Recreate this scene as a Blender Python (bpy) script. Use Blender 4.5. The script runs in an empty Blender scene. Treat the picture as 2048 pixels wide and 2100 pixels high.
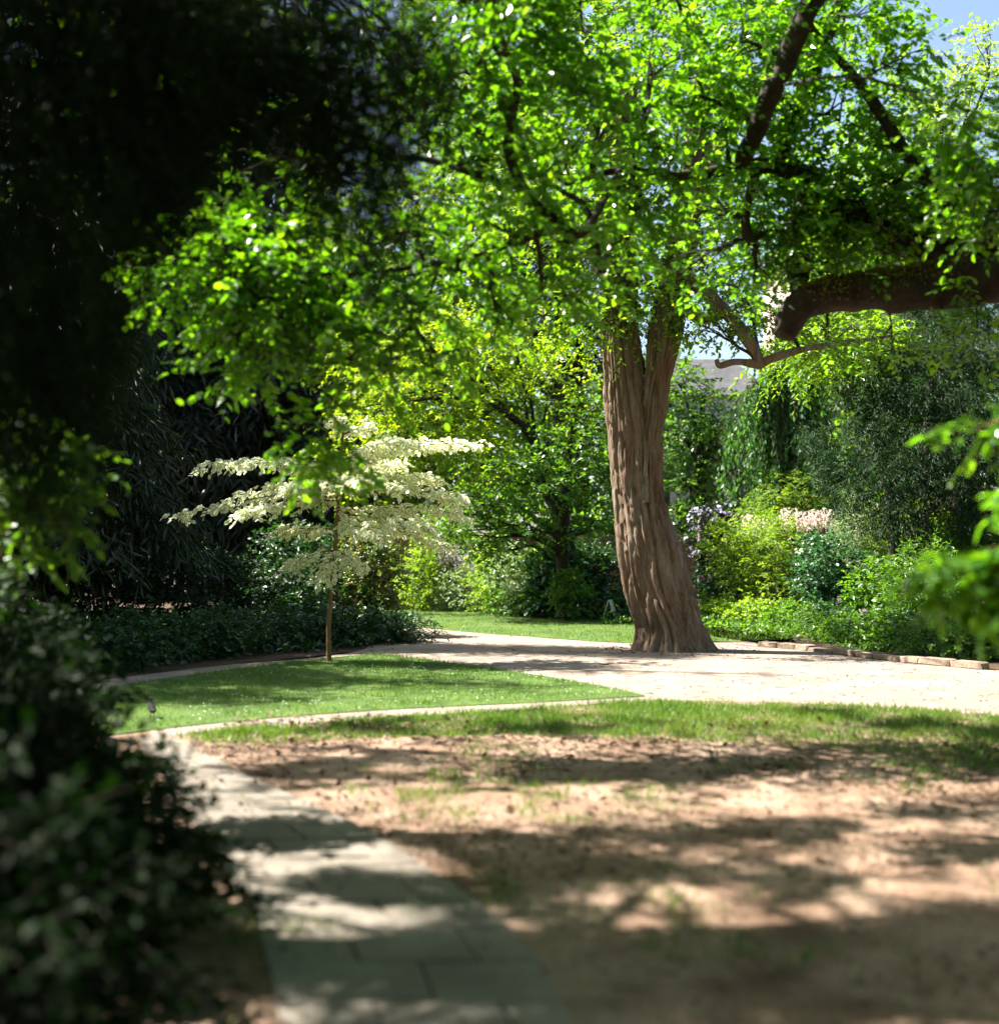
import bpy, bmesh, math, random
import numpy as np
from mathutils import Vector, Matrix

rng = np.random.default_rng(11)
random.seed(11)
R = math.radians
scene = bpy.context.scene
COL = scene.collection

# ------------------------------------------------------------------ camera, world, sun, exposure
FPX, HOR, EYE = 2700.0, 1145.0, 1.6          # focal length and horizon of the photograph in its own pixels, eye height
cam = bpy.data.objects.new('camera', bpy.data.cameras.new('camera'))
COL.objects.link(cam)
cam.location = (0, 0, EYE)
cam.rotation_euler = (R(90), 0, 0)
cam.data.sensor_fit = 'HORIZONTAL'
cam.data.sensor_width = 36.0
cam.data.lens = FPX / 2048 * 36.0
cam.data.shift_y = (HOR - 1050) / 2048
cam.data.clip_start = 0.1
cam.data.clip_end = 2000
cam.data.dof.use_dof = True
cam.data.dof.focus_distance = 23.5
cam.data.dof.aperture_fstop = 0.9
scene.camera = cam

SUN_EL, SUN_BACK = 50.0, 16.0                 # sun stands to the left, a little behind the scene
S = np.array([-math.cos(R(SUN_EL)) * math.cos(R(SUN_BACK)), math.cos(R(SUN_EL)) * math.sin(R(SUN_BACK)), math.sin(R(SUN_EL))])
world = bpy.data.worlds.new('World')
scene.world = world
world.use_nodes = True
wn = world.node_tree.nodes
sky = wn.new('ShaderNodeTexSky')
sky.sky_type = 'NISHITA'
sky.sun_disc = False
sky.sun_elevation = R(SUN_EL)
sky.sun_rotation = R(-(90 - SUN_BACK))
sky.air_density = 1.0
sky.dust_density = 2.0
world.node_tree.links.new(sky.outputs[0], wn['Background'].inputs[0])
wn['Background'].inputs[1].default_value = 0.05
sun = bpy.data.objects.new('sun', bpy.data.lights.new('sun', 'SUN'))
COL.objects.link(sun)
sun.data.energy = 5.0
sun.data.angle = R(0.53)
sun.data.color = (1.0, 0.95, 0.86)
sun.rotation_euler = Vector(-S).to_track_quat('-Z', 'Y').to_euler()
scene.view_settings.view_transform = 'Standard'
scene.view_settings.look = 'None'
scene.view_settings.gamma = 1.0
scene.view_settings.use_curve_mapping = False
scene.view_settings.exposure = 2.5
cy = scene.cycles
cy.max_bounces = 10
cy.diffuse_bounces = 3
cy.glossy_bounces = 2
cy.transmission_bounces = 8
cy.transparent_max_bounces = 4
cy.caustics_reflective = False
cy.caustics_refractive = False
cy.sample_clamp_indirect = 6.0
cy.use_denoising = True
cy.denoiser = 'OPENIMAGEDENOISE'

# ------------------------------------------------------------------ helpers
K19 = 2048 / 1904.0


def W(x, y, Y):
    """point at depth Y seen at (x, y) of the 1904 px wide view of the photograph"""
    return np.array([(x * K19 - 1024) / FPX * Y, Y, EYE + (HOR - y * K19) / FPX * Y])


def G(x, y):
    """ground point seen at (x, y)"""
    Y = FPX * EYE / max(y * K19 - HOR, 1e-3)
    return np.array([(x * K19 - 1024) / FPX * Y, Y, 0.0])


def unit(a):
    a = np.asarray(a, float)
    return a / np.maximum(np.linalg.norm(a, axis=-1, keepdims=True), 1e-9)


def hash3(i, j, k, seed):
    h = (i * 374761393 + j * 668265263 + k * 2147483647 + seed * 1274126177) & 0xFFFFFFFF
    h = ((h ^ (h >> 13)) * 1274126177) & 0xFFFFFFFF
    h = ((h ^ (h >> 16)) * 2246822519) & 0xFFFFFFFF
    return ((h ^ (h >> 15)) & 0xFFFFFF) / float(0xFFFFFF)


def noise3(p, seed=0):
    p = np.asarray(p, float)
    i = np.floor(p).astype(np.int64)
    f = p - i
    f = f * f * (3 - 2 * f)
    out = 0
    for dx in (0, 1):
        for dy in (0, 1):
            for dz in (0, 1):
                w = (f[..., 0] if dx else 1 - f[..., 0]) * (f[..., 1] if dy else 1 - f[..., 1]) * (f[..., 2] if dz else 1 - f[..., 2])
                out = out + w * hash3(i[..., 0] + dx, i[..., 1] + dy, i[..., 2] + dz, seed)
    return out


def noise2(x, y, f, seed=0):
    return noise3(np.stack([x * f, y * f, np.zeros_like(x)], -1), seed)


# ---- materials
def new_mat(name):
    m = bpy.data.materials.new(name)
    m.use_nodes = True
    nt = m.node_tree
    return m, nt.nodes, nt.links, nt.nodes['Principled BSDF']


def ramp(nodes, stops):
    r = nodes.new('ShaderNodeValToRGB')
    e = r.color_ramp.elements
    e[0].position, e[0].color = stops[0][0], (*stops[0][1], 1)
    e[1].position, e[1].color = stops[-1][0], (*stops[-1][1], 1)
    for pos, c in stops[1:-1]:
        n = e.new(pos)
        n.color = (*c, 1)
    return r


def leaf_mat(name, stops, tr=0.45, tcol=(1.6, 1.75, 0.55), rough=0.42, spec=0.5, rim=None):
    m, n, l, p = new_mat(name)
    a = n.new('ShaderNodeAttribute')
    a.attribute_name = 'tint'
    r = ramp(n, stops)
    l.new(a.outputs['Fac'], r.inputs[0])
    colour = r.outputs[0]
    if rim:
        b = n.new('ShaderNodeAttribute')
        b.attribute_name = 'rim'
        mx = n.new('ShaderNodeMix')
        mx.data_type = 'RGBA'
        rr = ramp(n, [(0.15, (0, 0, 0)), (0.4, (1, 1, 1))])
        l.new(b.outputs['Fac'], rr.inputs[0])
        l.new(rr.outputs[0], mx.inputs[0])
        l.new(colour, mx.inputs[6])
        mx.inputs[7].default_value = (*rim, 1)
        colour = mx.outputs[2]
    l.new(colour, p.inputs['Base Color'])
    p.inputs['Roughness'].default_value = rough
    p.inputs['Specular IOR Level'].default_value = spec
    t = n.new('ShaderNodeBsdfTranslucent')
    v = n.new('ShaderNodeMix')
    v.data_type = 'RGBA'
    v.blend_type = 'MULTIPLY'
    v.inputs[0].default_value = 1.0
    l.new(colour, v.inputs[6])
    v.inputs[7].default_value = (*tcol, 1)
    l.new(v.outputs[2], t.inputs[0])
    mix = n.new('ShaderNodeMixShader')
    mix.inputs[0].default_value = tr
    l.new(p.outputs[0], mix.inputs[1])
    l.new(t.outputs[0], mix.inputs[2])
    l.new(mix.outputs[0], n['Material Output'].inputs[0])
    return m


def rough_mat(name, stops, scale=4.0, stretch=(1, 1, 1), bump=0.3, bscale=30.0, rough=0.9, detail=6.0, dist=0.02, fine=None):
    m, n, l, p = new_mat(name)
    g = n.new('ShaderNodeNewGeometry')
    mp = n.new('ShaderNodeMapping')
    mp.inputs['Scale'].default_value = stretch
    l.new(g.outputs['Position'], mp.inputs[0])
    t = n.new('ShaderNodeTexNoise')
    t.inputs['Scale'].default_value = scale
    t.inputs['Detail'].default_value = detail
    t.inputs['Roughness'].default_value = 0.65
    l.new(mp.outputs[0], t.inputs['Vector'])
    r = ramp(n, stops)
    l.new(t.outputs['Fac'], r.inputs[0])
    colour = r.outputs[0]
    t2 = n.new('ShaderNodeTexNoise')
    t2.inputs['Scale'].default_value = bscale
    t2.inputs['Detail'].default_value = 5.0
    l.new(mp.outputs[0], t2.inputs['Vector'])
    if fine:
        mx = n.new('ShaderNodeMix')
        mx.data_type = 'RGBA'
        mx.blend_type = 'MULTIPLY'
        mx.inputs[0].default_value = 1.0
        fr = ramp(n, fine)
        l.new(t2.outputs['Fac'], fr.inputs[0])
        l.new(colour, mx.inputs[6])
        l.new(fr.outputs[0], mx.inputs[7])
        colour = mx.outputs[2]
    l.new(colour, p.inputs['Base Color'])
    b = n.new('ShaderNodeBump')
    b.inputs['Strength'].default_value = bump
    b.inputs['Distance'].default_value = dist
    l.new(t2.outputs['Fac'], b.inputs['Height'])
    l.new(b.outputs[0], p.inputs['Normal'])
    p.inputs['Roughness'].default_value = rough
    p.inputs['Specular IOR Level'].default_value = 0.25
    return m


M = {}
M['bark_old'] = rough_mat('bark_old', [(0.28, (0.05539, 0.03502, 0.02223)), (0.42, (0.1158, 0.07372, 0.04788)), (0.52, (0.1662, 0.1151, 0.07866)), (0.60, (0.151, 0.1245, 0.08978)), (0.72, (0.2719, 0.2073, 0.171))], 2.6, (3, 3, 0.5), 0.35, 16.0, 0.9, dist=0.015,
                          fine=[(0.3, (0.7, 0.68, 0.66)), (0.55, (1, 1, 1))])
M['bark_dark'] = rough_mat('bark_dark', [(0.3, (0.015, 0.0108, 0.0078)), (0.7, (0.051, 0.0372, 0.027))], 4.0, (3, 3, 0.8), 0.8, 12.0)
M['bark_limb'] = rough_mat('bark_limb', [(0.3, (0.011, 0.009, 0.007)), (0.55, (0.030, 0.023, 0.017)), (0.75, (0.062, 0.054, 0.040))], 5.0, (1, 1, 1), 0.9, 14.0)
M['bark_grey'] = rough_mat('bark_grey', [(0.3, (0.03, 0.024, 0.021)), (0.7, (0.1, 0.0825, 0.0725))], 4.0, (2, 2, 0.6), 0.7, 14.0)
M['bark_young'] = rough_mat('bark_young', [(0.3, (0.10, 0.06, 0.025)), (0.7, (0.23, 0.15, 0.06))], 6.0, (2, 2, 0.6), 0.5, 25.0)
M['moss'] = rough_mat('moss', [(0.3, (0.05, 0.06, 0.01)), (0.7, (0.13, 0.12, 0.02))], 9.0, (1, 1, 1), 0.9, 40.0)
M['leaf_canopy'] = leaf_mat('leaf_canopy', [(0, (0.022, 0.080, 0.008)), (0.55, (0.050, 0.150, 0.012)), (1, (0.105, 0.23, 0.022))], 0.55, (3.5, 2.9, 0.30), 0.25, 1.0)
M['leaf_main'] = leaf_mat('leaf_main', [(0, (0.05, 0.125, 0.012)), (1, (0.12, 0.235, 0.022))], 0.55, (3.3, 2.7, 0.30), 0.34, 0.6)
M['leaf_yellow'] = leaf_mat('leaf_yellow', [(0, (0.075, 0.155, 0.014)), (1, (0.19, 0.30, 0.045))], 0.52, (2.3, 2.1, 0.5), 0.5)
M['leaf_lime'] = leaf_mat('leaf_lime', [(0, (0.075, 0.155, 0.012)), (1, (0.165, 0.26, 0.025))], 0.55, (2.8, 2.4, 0.35), 0.45)
M['leaf_mid'] = leaf_mat('leaf_mid', [(0, (0.028, 0.085, 0.016)), (1, (0.075, 0.165, 0.028))], 0.5, (2.7, 2.4, 0.4), 0.38)
M['leaf_blue'] = leaf_mat('leaf_blue', [(0, (0.020, 0.070, 0.030)), (1, (0.055, 0.135, 0.055))], 0.35, (1.5, 1.8, 0.7), 0.42)
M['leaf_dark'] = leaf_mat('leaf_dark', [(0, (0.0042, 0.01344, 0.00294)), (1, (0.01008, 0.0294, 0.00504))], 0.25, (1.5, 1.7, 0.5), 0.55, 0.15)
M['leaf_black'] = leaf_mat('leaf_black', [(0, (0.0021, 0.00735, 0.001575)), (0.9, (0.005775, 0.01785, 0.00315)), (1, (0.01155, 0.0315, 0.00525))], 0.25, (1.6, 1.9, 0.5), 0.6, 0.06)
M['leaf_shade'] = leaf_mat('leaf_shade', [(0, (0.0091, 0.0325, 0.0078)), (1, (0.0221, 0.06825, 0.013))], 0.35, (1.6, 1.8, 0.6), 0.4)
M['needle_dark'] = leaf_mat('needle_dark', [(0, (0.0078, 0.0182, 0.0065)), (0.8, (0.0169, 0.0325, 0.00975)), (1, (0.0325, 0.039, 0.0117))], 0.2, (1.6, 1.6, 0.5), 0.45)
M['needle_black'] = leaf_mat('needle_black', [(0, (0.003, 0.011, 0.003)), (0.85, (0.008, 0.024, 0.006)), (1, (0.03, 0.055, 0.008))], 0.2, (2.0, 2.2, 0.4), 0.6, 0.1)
M['needle_grey'] = leaf_mat('needle_grey', [(0, (0.009, 0.028, 0.010)), (0.8, (0.020, 0.052, 0.016)), (1, (0.065, 0.105, 0.035))], 0.25, (1.6, 1.8, 0.5), 0.55, 0.2)
M['weeping'] = leaf_mat('weeping', [(0, (0.030, 0.105, 0.035)), (1, (0.095, 0.20, 0.045))], 0.4, (1.6, 1.8, 0.6), 0.5)
M['variegated'] = leaf_mat('variegated', [(0, (0.26, 0.34, 0.13)), (1, (0.44, 0.50, 0.27))], 0.52, (1.2, 1.2, 0.85), 0.5, rim=(0.86, 0.86, 0.76))
M['silver'] = leaf_mat('silver', [(0, (0.10, 0.17, 0.075)), (1, (0.30, 0.38, 0.20))], 0.35, (1.3, 1.4, 0.7), 0.5)
M['leaf_red'] = leaf_mat('leaf_red', [(0, (0.035, 0.075, 0.012)), (0.7, (0.085, 0.135, 0.018)), (1, (0.36, 0.24, 0.10))], 0.4, (1.5, 1.5, 0.7), 0.45)
M['petal_lilac'] = leaf_mat('petal_lilac', [(0, (0.52, 0.42, 0.60)), (1, (0.78, 0.72, 0.76))], 0.35, (1.1, 1.0, 1.05), 0.6)
M['petal_pale'] = leaf_mat('petal_pale', [(0, (0.62, 0.48, 0.46)), (1, (0.84, 0.76, 0.66))], 0.4, (1.1, 1.0, 0.95), 0.6)
M['petal_blue'] = leaf_mat('petal_blue', [(0, (0.36, 0.32, 0.52)), (1, (0.74, 0.70, 0.80))], 0.3, (1.0, 1.0, 1.1), 0.6)
M['petal_pink'] = leaf_mat('petal_pink', [(0, (0.45, 0.25, 0.45)), (1, (0.62, 0.42, 0.60))], 0.3, (1.1, 1.0, 1.0), 0.6)
M['petal_white'] = leaf_mat('petal_white', [(0, (0.75, 0.75, 0.70)), (1, (0.85, 0.85, 0.80))], 0.3, (1, 1, 1), 0.6)
M['grass'] = leaf_mat('grass', [(0, (0.04038, 0.1009, 0.00969)), (0.7, (0.08075, 0.1615, 0.01776)), (1, (0.1696, 0.1938, 0.04845))], 0.4, (1.6, 1.6, 0.55), 0.5)
M['litter'] = leaf_mat('litter', [(0, (0.03472, 0.01736, 0.008928)), (0.5, (0.09424, 0.05208, 0.02728)), (1, (0.1786, 0.1091, 0.05952))], 0.15, (1, 1, 1), 0.7, 0.3)
M['soil'] = rough_mat('soil', [(0.32, (0.09434, 0.05414, 0.03265)), (0.47, (0.2032, 0.132, 0.09099)), (0.62, (0.3047, 0.2165, 0.1601))], 1.3, (1, 1, 1), 0.7, 45.0, 0.95, dist=0.02,
                      fine=[(0.35, (0.5, 0.45, 0.42)), (0.55, (1, 1, 1))])
M['bed_soil'] = rough_mat('bed_soil', [(0.3, (0.03, 0.018, 0.0108)), (0.7, (0.09, 0.054, 0.03))], 3.0, (1, 1, 1), 0.8, 40.0, 0.95,
                          fine=[(0.35, (0.5, 0.45, 0.4)), (0.6, (1, 1, 1))])
M['gravel'] = rough_mat('gravel', [(0.3, (0.1782, 0.1354, 0.1069)), (0.5, (0.2424, 0.1924, 0.1568)), (0.68, (0.2993, 0.2459, 0.2067))], 1.1, (1, 1, 1), 0.9, 45.0, 0.95, dist=0.015,
                        fine=[(0.36, (0.55, 0.52, 0.50)), (0.56, (1, 1, 1))])
M['lawn'] = rough_mat('lawn', [(0.35, (0.0374, 0.0714, 0.00952)), (0.55, (0.068, 0.119, 0.017)), (0.7, (0.1156, 0.1428, 0.034))], 1.5, (1, 1, 1), 0.8, 50.0, 0.9,
                      fine=[(0.35, (0.55, 0.6, 0.5)), (0.6, (1, 1, 1))])
M['slab'] = rough_mat('slab', [(0.3, (0.115, 0.09702, 0.07906)), (0.5, (0.1617, 0.1401, 0.115)), (0.7, (0.2048, 0.1796, 0.1509))], 1.7, (1, 1, 1), 0.35, 70.0, 0.85, dist=0.006,
                      fine=[(0.33, (0.75, 0.73, 0.7)), (0.55, (1, 1, 1))])
M['stone'] = rough_mat('stone', [(0.3, (0.126, 0.091, 0.0665)), (0.7, (0.259, 0.196, 0.147))], 5.0, (1, 1, 1), 0.8, 30.0)
M['brick'] = rough_mat('brick', [(0.3, (0.121, 0.0605, 0.044)), (0.7, (0.231, 0.143, 0.11))], 4.0, (1, 1, 1), 0.6, 40.0)
M['mortar'] = rough_mat('mortar', [(0.3, (0.132, 0.108, 0.09)), (0.7, (0.216, 0.18, 0.156))], 6.0)
M['render_white'] = rough_mat('render_white', [(0.3, (0.528, 0.528, 0.528)), (0.7, (0.624, 0.624, 0.616))], 0.7, (1, 1, 0.4), 0.1)
M['render_pink'] = rough_mat('render_pink', [(0.3, (0.385, 0.294, 0.252)), (0.7, (0.476, 0.378, 0.329))], 0.6, (1, 1, 0.4), 0.1)
M['roof'] = rough_mat('roof', [(0.3, (0.04, 0.04, 0.044)), (0.7, (0.08, 0.08, 0.086))], 2.0)
M['wood_dark'] = rough_mat('wood_dark', [(0.3, (0.03, 0.024, 0.018)), (0.7, (0.08, 0.062, 0.048))], 4.0, (1, 8, 8))
M['board'] = rough_mat('board', [(0.3, (0.72, 0.72, 0.66)), (0.7, (0.80, 0.80, 0.74))], 3.0, (1, 1, 1), 0.1)
M['feather'] = rough_mat('feather', [(0.3, (0.006, 0.006, 0.006)), (0.7, (0.015, 0.015, 0.015))], 30.0, rough=0.95)
M['beak'] = rough_mat('beak', [(0.3, (0.45, 0.22, 0.03)), (0.7, (0.5, 0.26, 0.04))], 30.0, rough=0.5)
gm, gn, gl, gp = new_mat('glass')
gp.inputs['Base Color'].default_value = (0.04, 0.05, 0.06, 1)
gp.inputs['Roughness'].default_value = 0.08
M['glass'] = gm


# ---- objects
def tag(o, label=None, cat=None, group=None, kind=None):
    if label:
        o['label'] = label
    if cat:
        o['category'] = cat
    if group:
        o['group'] = group
    if kind:
        o['kind'] = kind
    return o


def empty(name, loc, label=None, cat=None, group=None):
    o = bpy.data.objects.new(name, None)
    COL.objects.link(o)
    o.location = loc
    o.empty_display_size = 0.2
    return tag(o, label, cat, group)


def link(name, me, parent=None):
    o = bpy.data.objects.new(name, me)
    COL.objects.link(o)
    if parent is not None:
        o.parent = parent
    return o


def mesh_np(name, V, F, mats, tint=None, matidx=None, rim=None, smooth=False):
    """V (n,3), F (m,4) quads"""
    V = np.ascontiguousarray(V, np.float32)
    F = np.ascontiguousarray(F, np.int32)
    me = bpy.data.meshes.new(name)
    me.vertices.add(len(V))
    me.vertices.foreach_set('co', V.ravel())
    me.loops.add(F.size)
    me.loops.foreach_set('vertex_index', F.ravel())
    me.polygons.add(len(F))
    me.polygons.foreach_set('loop_start', np.arange(0, F.size, 4, dtype=np.int32))
    for m in mats:
        me.materials.append(m)
    if matidx is not None:
        me.polygons.foreach_set('material_index', np.ascontiguousarray(matidx, np.int32))
    me.polygons.foreach_set('use_smooth', np.full(len(F), bool(smooth)))
    if tint is not None:
        a = me.attributes.new('tint', 'FLOAT', 'FACE')
        a.data.foreach_set('value', np.ascontiguousarray(tint, np.float32))
    if rim is not None:
        a = me.attributes.new('rim', 'FLOAT', 'POINT')
        a.data.foreach_set('value', np.ascontiguousarray(rim, np.float32))
    me.update(calc_edges=True)
    return me


# leaf templates: along +X, unit length, normal +Z
LT = {}
LT['broad'] = (np.array([(0, 0, 0), (.20, .26, .05), (.64, .30, .06), (1, 0, -.06), (.64, -.30, .06), (.20, -.26, .05)]), np.array([(0, 3, 2, 1), (0, 5, 4, 3)]), np.array([0, 1, 1, 0, 1, 1.]))
LT['round'] = (np.array([(0, 0, 0), (.18, .30, .05), (.66, .36, .06), (1, 0, -.08), (.66, -.36, .06), (.18, -.30, .05)]), np.array([(0, 3, 2, 1), (0, 5, 4, 3)]), np.array([0, 1, 1, 0, 1, 1.]))
LT['lance'] = (np.array([(0, 0, 0), (.25, .10, .03), (.6, .11, .03), (1, 0, -.08), (.6, -.11, .03), (.25, -.10, .03)]), np.array([(0, 3, 2, 1), (0, 5, 4, 3)]), np.array([0, 1, 1, 0, 1, 1.]))
LT['diamond'] = (np.array([(0, 0, 0), (.5, .27, .04), (1, 0, -.03), (.5, -.27, .04)]), np.array([(0, 3, 2, 1)]), np.array([0, 1, 0, 1.]))
LT['needle'] = (np.array([(0, .03, 0), (.6, .085, 0.02), (1, 0, -.05), (.6, -.085, .02)]), np.array([(0, 3, 2, 1)]), np.array([0, 1, 0, 1.]))
LT['blade'] = (np.array([(0, .055, 0), (0, -.055, 0), (.55, -.045, .10), (.55, .045, .10), (1, -.004, .02), (1, .004, .02)]), np.array([(0, 1, 2, 3), (3, 2, 4, 5)]), np.zeros(6))
LT['short_blade'] = (np.array([(0, .06, 0), (0, -.06, 0), (1, -.012, .02), (1, .012, .02)]), np.array([(0, 1, 2, 3)]), np.zeros(4))
_x = [(.0, .0), (.16, .2), (.4, .275), (.7, .215), (.88, .09), (1, 0)]
LT['fine'] = (np.array([(x, 0, .015 * math.sin(x * 9) - .16 * x * x) for x, _ in _x] + [(x, w, .09 * w / .27 - .16 * x * x) for x, w in _x[1:5]] + [(x, -w, .09 * w / .27 - .16 * x * x) for x, w in _x[1:5]]),
              np.array([(0, 1, 6, 6), (1, 2, 7, 6), (2, 3, 8, 7), (3, 4, 9, 8), (4, 5, 9, 9), (0, 10, 1, 1), (1, 10, 11, 2), (2, 11, 12, 3), (3, 12, 13, 4), (4, 13, 5, 5)]), np.zeros(14))


class Leaves:
    def __init__(self):
        self.P, self.D, self.N, self.S, self.T = [], [], [], [], []

    def add(self, P, D, N, S, T=None):
        n = len(P)
        if n == 0:
            return
        self.P.append(np.asarray(P, float)); self.D.append(unit(D)); self.N.append(np.asarray(N, float))
        self.S.append(np.broadcast_to(np.asarray(S, float), (n,)).copy())
        self.T.append(rng.random(n) if T is None else np.broadcast_to(np.asarray(T, float), (n,)).copy())

    def arrays(self):
        if not self.P:
            return np.zeros((0, 3)), np.zeros((0, 3, 3)), np.zeros(0), np.zeros(0)
        P, D, N, Sz, T = (np.concatenate(a) for a in (self.P, self.D, self.N, self.S, self.T))
        y = unit(np.cross(N, D))
        z = np.cross(D, y)
        return P, np.stack([D, y, z], -1), Sz, T


def stamp(tpl, P, A, Sz, T):
    v, f, rim = LT[tpl]
    V = np.einsum('kij,nj->kni', A, v) * Sz[:, None, None] + P[:, None, :]
    F = f[None] + (np.arange(len(P)) * len(v))[:, None, None]
    return V.reshape(-1, 3), F.reshape(-1, 4), np.repeat(T, len(f)), np.tile(rim, len(P))


class Wood:
    """tubes collected into quads"""
    def __init__(self):
        self.V, self.F, self.n = [], [], 0

    def tube(self, pts, rad, sides=6, rough=0.0, seed=0, cap=False):
        pts = np.asarray(pts, float)
        rad = np.broadcast_to(np.asarray(rad, float), (len(pts),))
        t = unit(np.gradient(pts, axis=0))
        u = unit(np.cross(t[0], (0.31, 0.17, 0.93) if abs(t[0][2]) < .9 else (1, 0.1, 0)))
        th = np.linspace(0, 2 * math.pi, sides, endpoint=False)
        rows = []
        for i in range(len(pts)):
            u = unit(u - t[i] * np.dot(u, t[i]))
            w = np.cross(t[i], u)
            ring = np.cos(th)[:, None] * u + np.sin(th)[:, None] * w
            r = rad[i]
            if rough:
                q = pts[i] + ring * r
                r = r * (1 + rough * (noise3(q * 5, seed)[:, None] - .5) * 2)
            rows.append(pts[i] + ring * r)
        if cap:
            rows.append(np.repeat(pts[-1][None] + t[-1] * rad[-1] * .15, sides, 0))
        V = np.concatenate(rows)
        m = len(rows)
        i, j = np.meshgrid(np.arange(m - 1), np.arange(sides), indexing='ij')
        a = i * sides + j
        b = i * sides + (j + 1) % sides
        F = np.stack([a, b, b + sides, a + sides], -1).reshape(-1, 4) + self.n
        self.V.append(V); self.F.append(F); self.n += len(V)

    def prisms(self, A, B, r0, r1):
        """many thin 3-sided twigs from A to B"""
        A, B = np.asarray(A, float), np.asarray(B, float)
        k = len(A)
        if k == 0:
            return
        t = unit(B - A)
        u = unit(np.cross(t, (0.31, 0.17, 0.93)))
        w = np.cross(t, u)
        ring = [u, -.5 * u + .87 * w, -.5 * u - .87 * w]
        r0 = np.broadcast_to(r0, (k,))[:, None]
        r1 = np.broadcast_to(r1, (k,))[:, None]
        V = np.stack([A + q * r0 for q in ring] + [B + q * r1 for q in ring], 1).reshape(-1, 3)
        f = np.array([(0, 1, 4, 3), (1, 2, 5, 4), (2, 0, 3, 5)])
        F = (f[None] + (np.arange(k) * 6)[:, None, None]).reshape(-1, 4) + self.n
        self.V.append(V); self.F.append(F); self.n += len(V)

    def arrays(self):
        if not self.V:
            return np.zeros((0, 3)), np.zeros((0, 4), int)
        return np.concatenate(self.V), np.concatenate(self.F)

    def obj(self, name, mat, parent=None, base=(0, 0, 0), smooth=True):
        V, F = self.arrays()
        return link(name, mesh_np(name, V - np.asarray(base), F, [mat], smooth=smooth), parent)


def spline(pts, n=8):
    """Catmull-Rom through points (any dimension)"""
    p = np.asarray(pts, float)
    p = np.concatenate([[2 * p[0] - p[1]], p, [2 * p[-1] - p[-2]]])
    out = []
    for i in range(1, len(p) - 2):
        for t in np.linspace(0, 1, n, endpoint=False):
            out.append(.5 * ((2 * p[i]) + (p[i + 1] - p[i - 1]) * t + (2 * p[i - 1] - 5 * p[i] + 4 * p[i + 1] - p[i + 2]) * t * t
                             + (-p[i - 1] + 3 * p[i] - 3 * p[i + 1] + p[i + 2]) * t ** 3))
    out.append(p[-2])
    return np.array(out)


# ------------------------------------------------------------------ where sunlight comes through (gaps in the crowns)
GX, GY = -S[0] / S[2], -S[1] / S[2]           # metres the shade moves per metre of height


def soft(v, a, b, w):
    return np.clip((v - a) / w + .5, 0, 1) * np.clip((b - v) / w + .5, 0, 1)


def open_sky(P):
    """probability that a spray at P is missing: the openings that let the sun onto the gravel, lawns and beds"""
    gx = P[:, 0] + GX * P[:, 2]
    gy = P[:, 1] + GY * P[:, 2]
    wob = (noise2(gx, gy, 0.9, 5) - .5) * 1.6
    p = np.zeros(len(P))
    p = np.maximum(p, .985 * soft(gx + wob, 2.0, 12, .8) * soft(gy + wob * .5, 14.6, 20.6, .8))
    p = np.maximum(p, .80 * soft(gx + wob, 0.2, 3.2, .8) * soft(gy + wob * .4, 13.0, 15.4, .5))
    p = np.maximum(p, .75 * soft(gx + wob, -1.6, 2.2, .8) * soft(gy + wob * .4, 14.9, 17.4, .6))
    p = np.maximum(p, .94 * soft(gx + wob, -4.5, 6.5, .9) * soft(gy + wob * .5, 26.0, 34, .9))
    p = np.maximum(p, .72 * soft(gx + wob, -6.5, 2.0, .9) * soft(gy + wob * .5, 34, 43, .9))
    p = np.maximum(p, .90 * soft(gx + wob, 4.5, 16, .9) * soft(gy + wob * .5, 23.0, 44, .9))
    for c, r in ((W(560, 560, 11), 1.5), (W(860, 480, 11.5), 1.5), (W(690, 910, 20.6), 2.5), (W(1150, 800, 23), 1.4), (W(850, 720, 35), 2.6)):
        q = P - c
        a = q @ S
        d = np.linalg.norm(q - a[:, None] * S, axis=1)
        p = np.maximum(p, .9 * ((a > r * 1.15) & (d < r)))
    return p


def fleck(gx, gy):
    """sunny patches on the near ground: 1 where the crowns leave a gap"""
    v = .54 * noise2(gx, gy * 1.6, 1.5, 91) + .46 * noise2(gx, gy * 1.35, 4.0, 92)
    t = np.interp(gy, [4.0, 5.4, 7.0, 9.0, 12.5], [.60, .55, .52, .49, .48])
    return np.clip((v - t) * 14 + .5, 0, 1) * np.clip((gx + 1.75) * 4, 0, 1)


def dapple(P):
    """gaps in the near crowns, lined up with the sun"""
    gx = P[:, 0] + GX * P[:, 2]
    gy = P[:, 1] + GY * P[:, 2]
    p = .98 * fleck(gx, gy)
    q = P - np.array([2.0, 6.1, 1.75])
    a = q @ S
    return np.maximum(p, .85 * ((a > 1.0) & (np.linalg.norm(q - a[:, None] * S, axis=1) < .6)))


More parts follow.
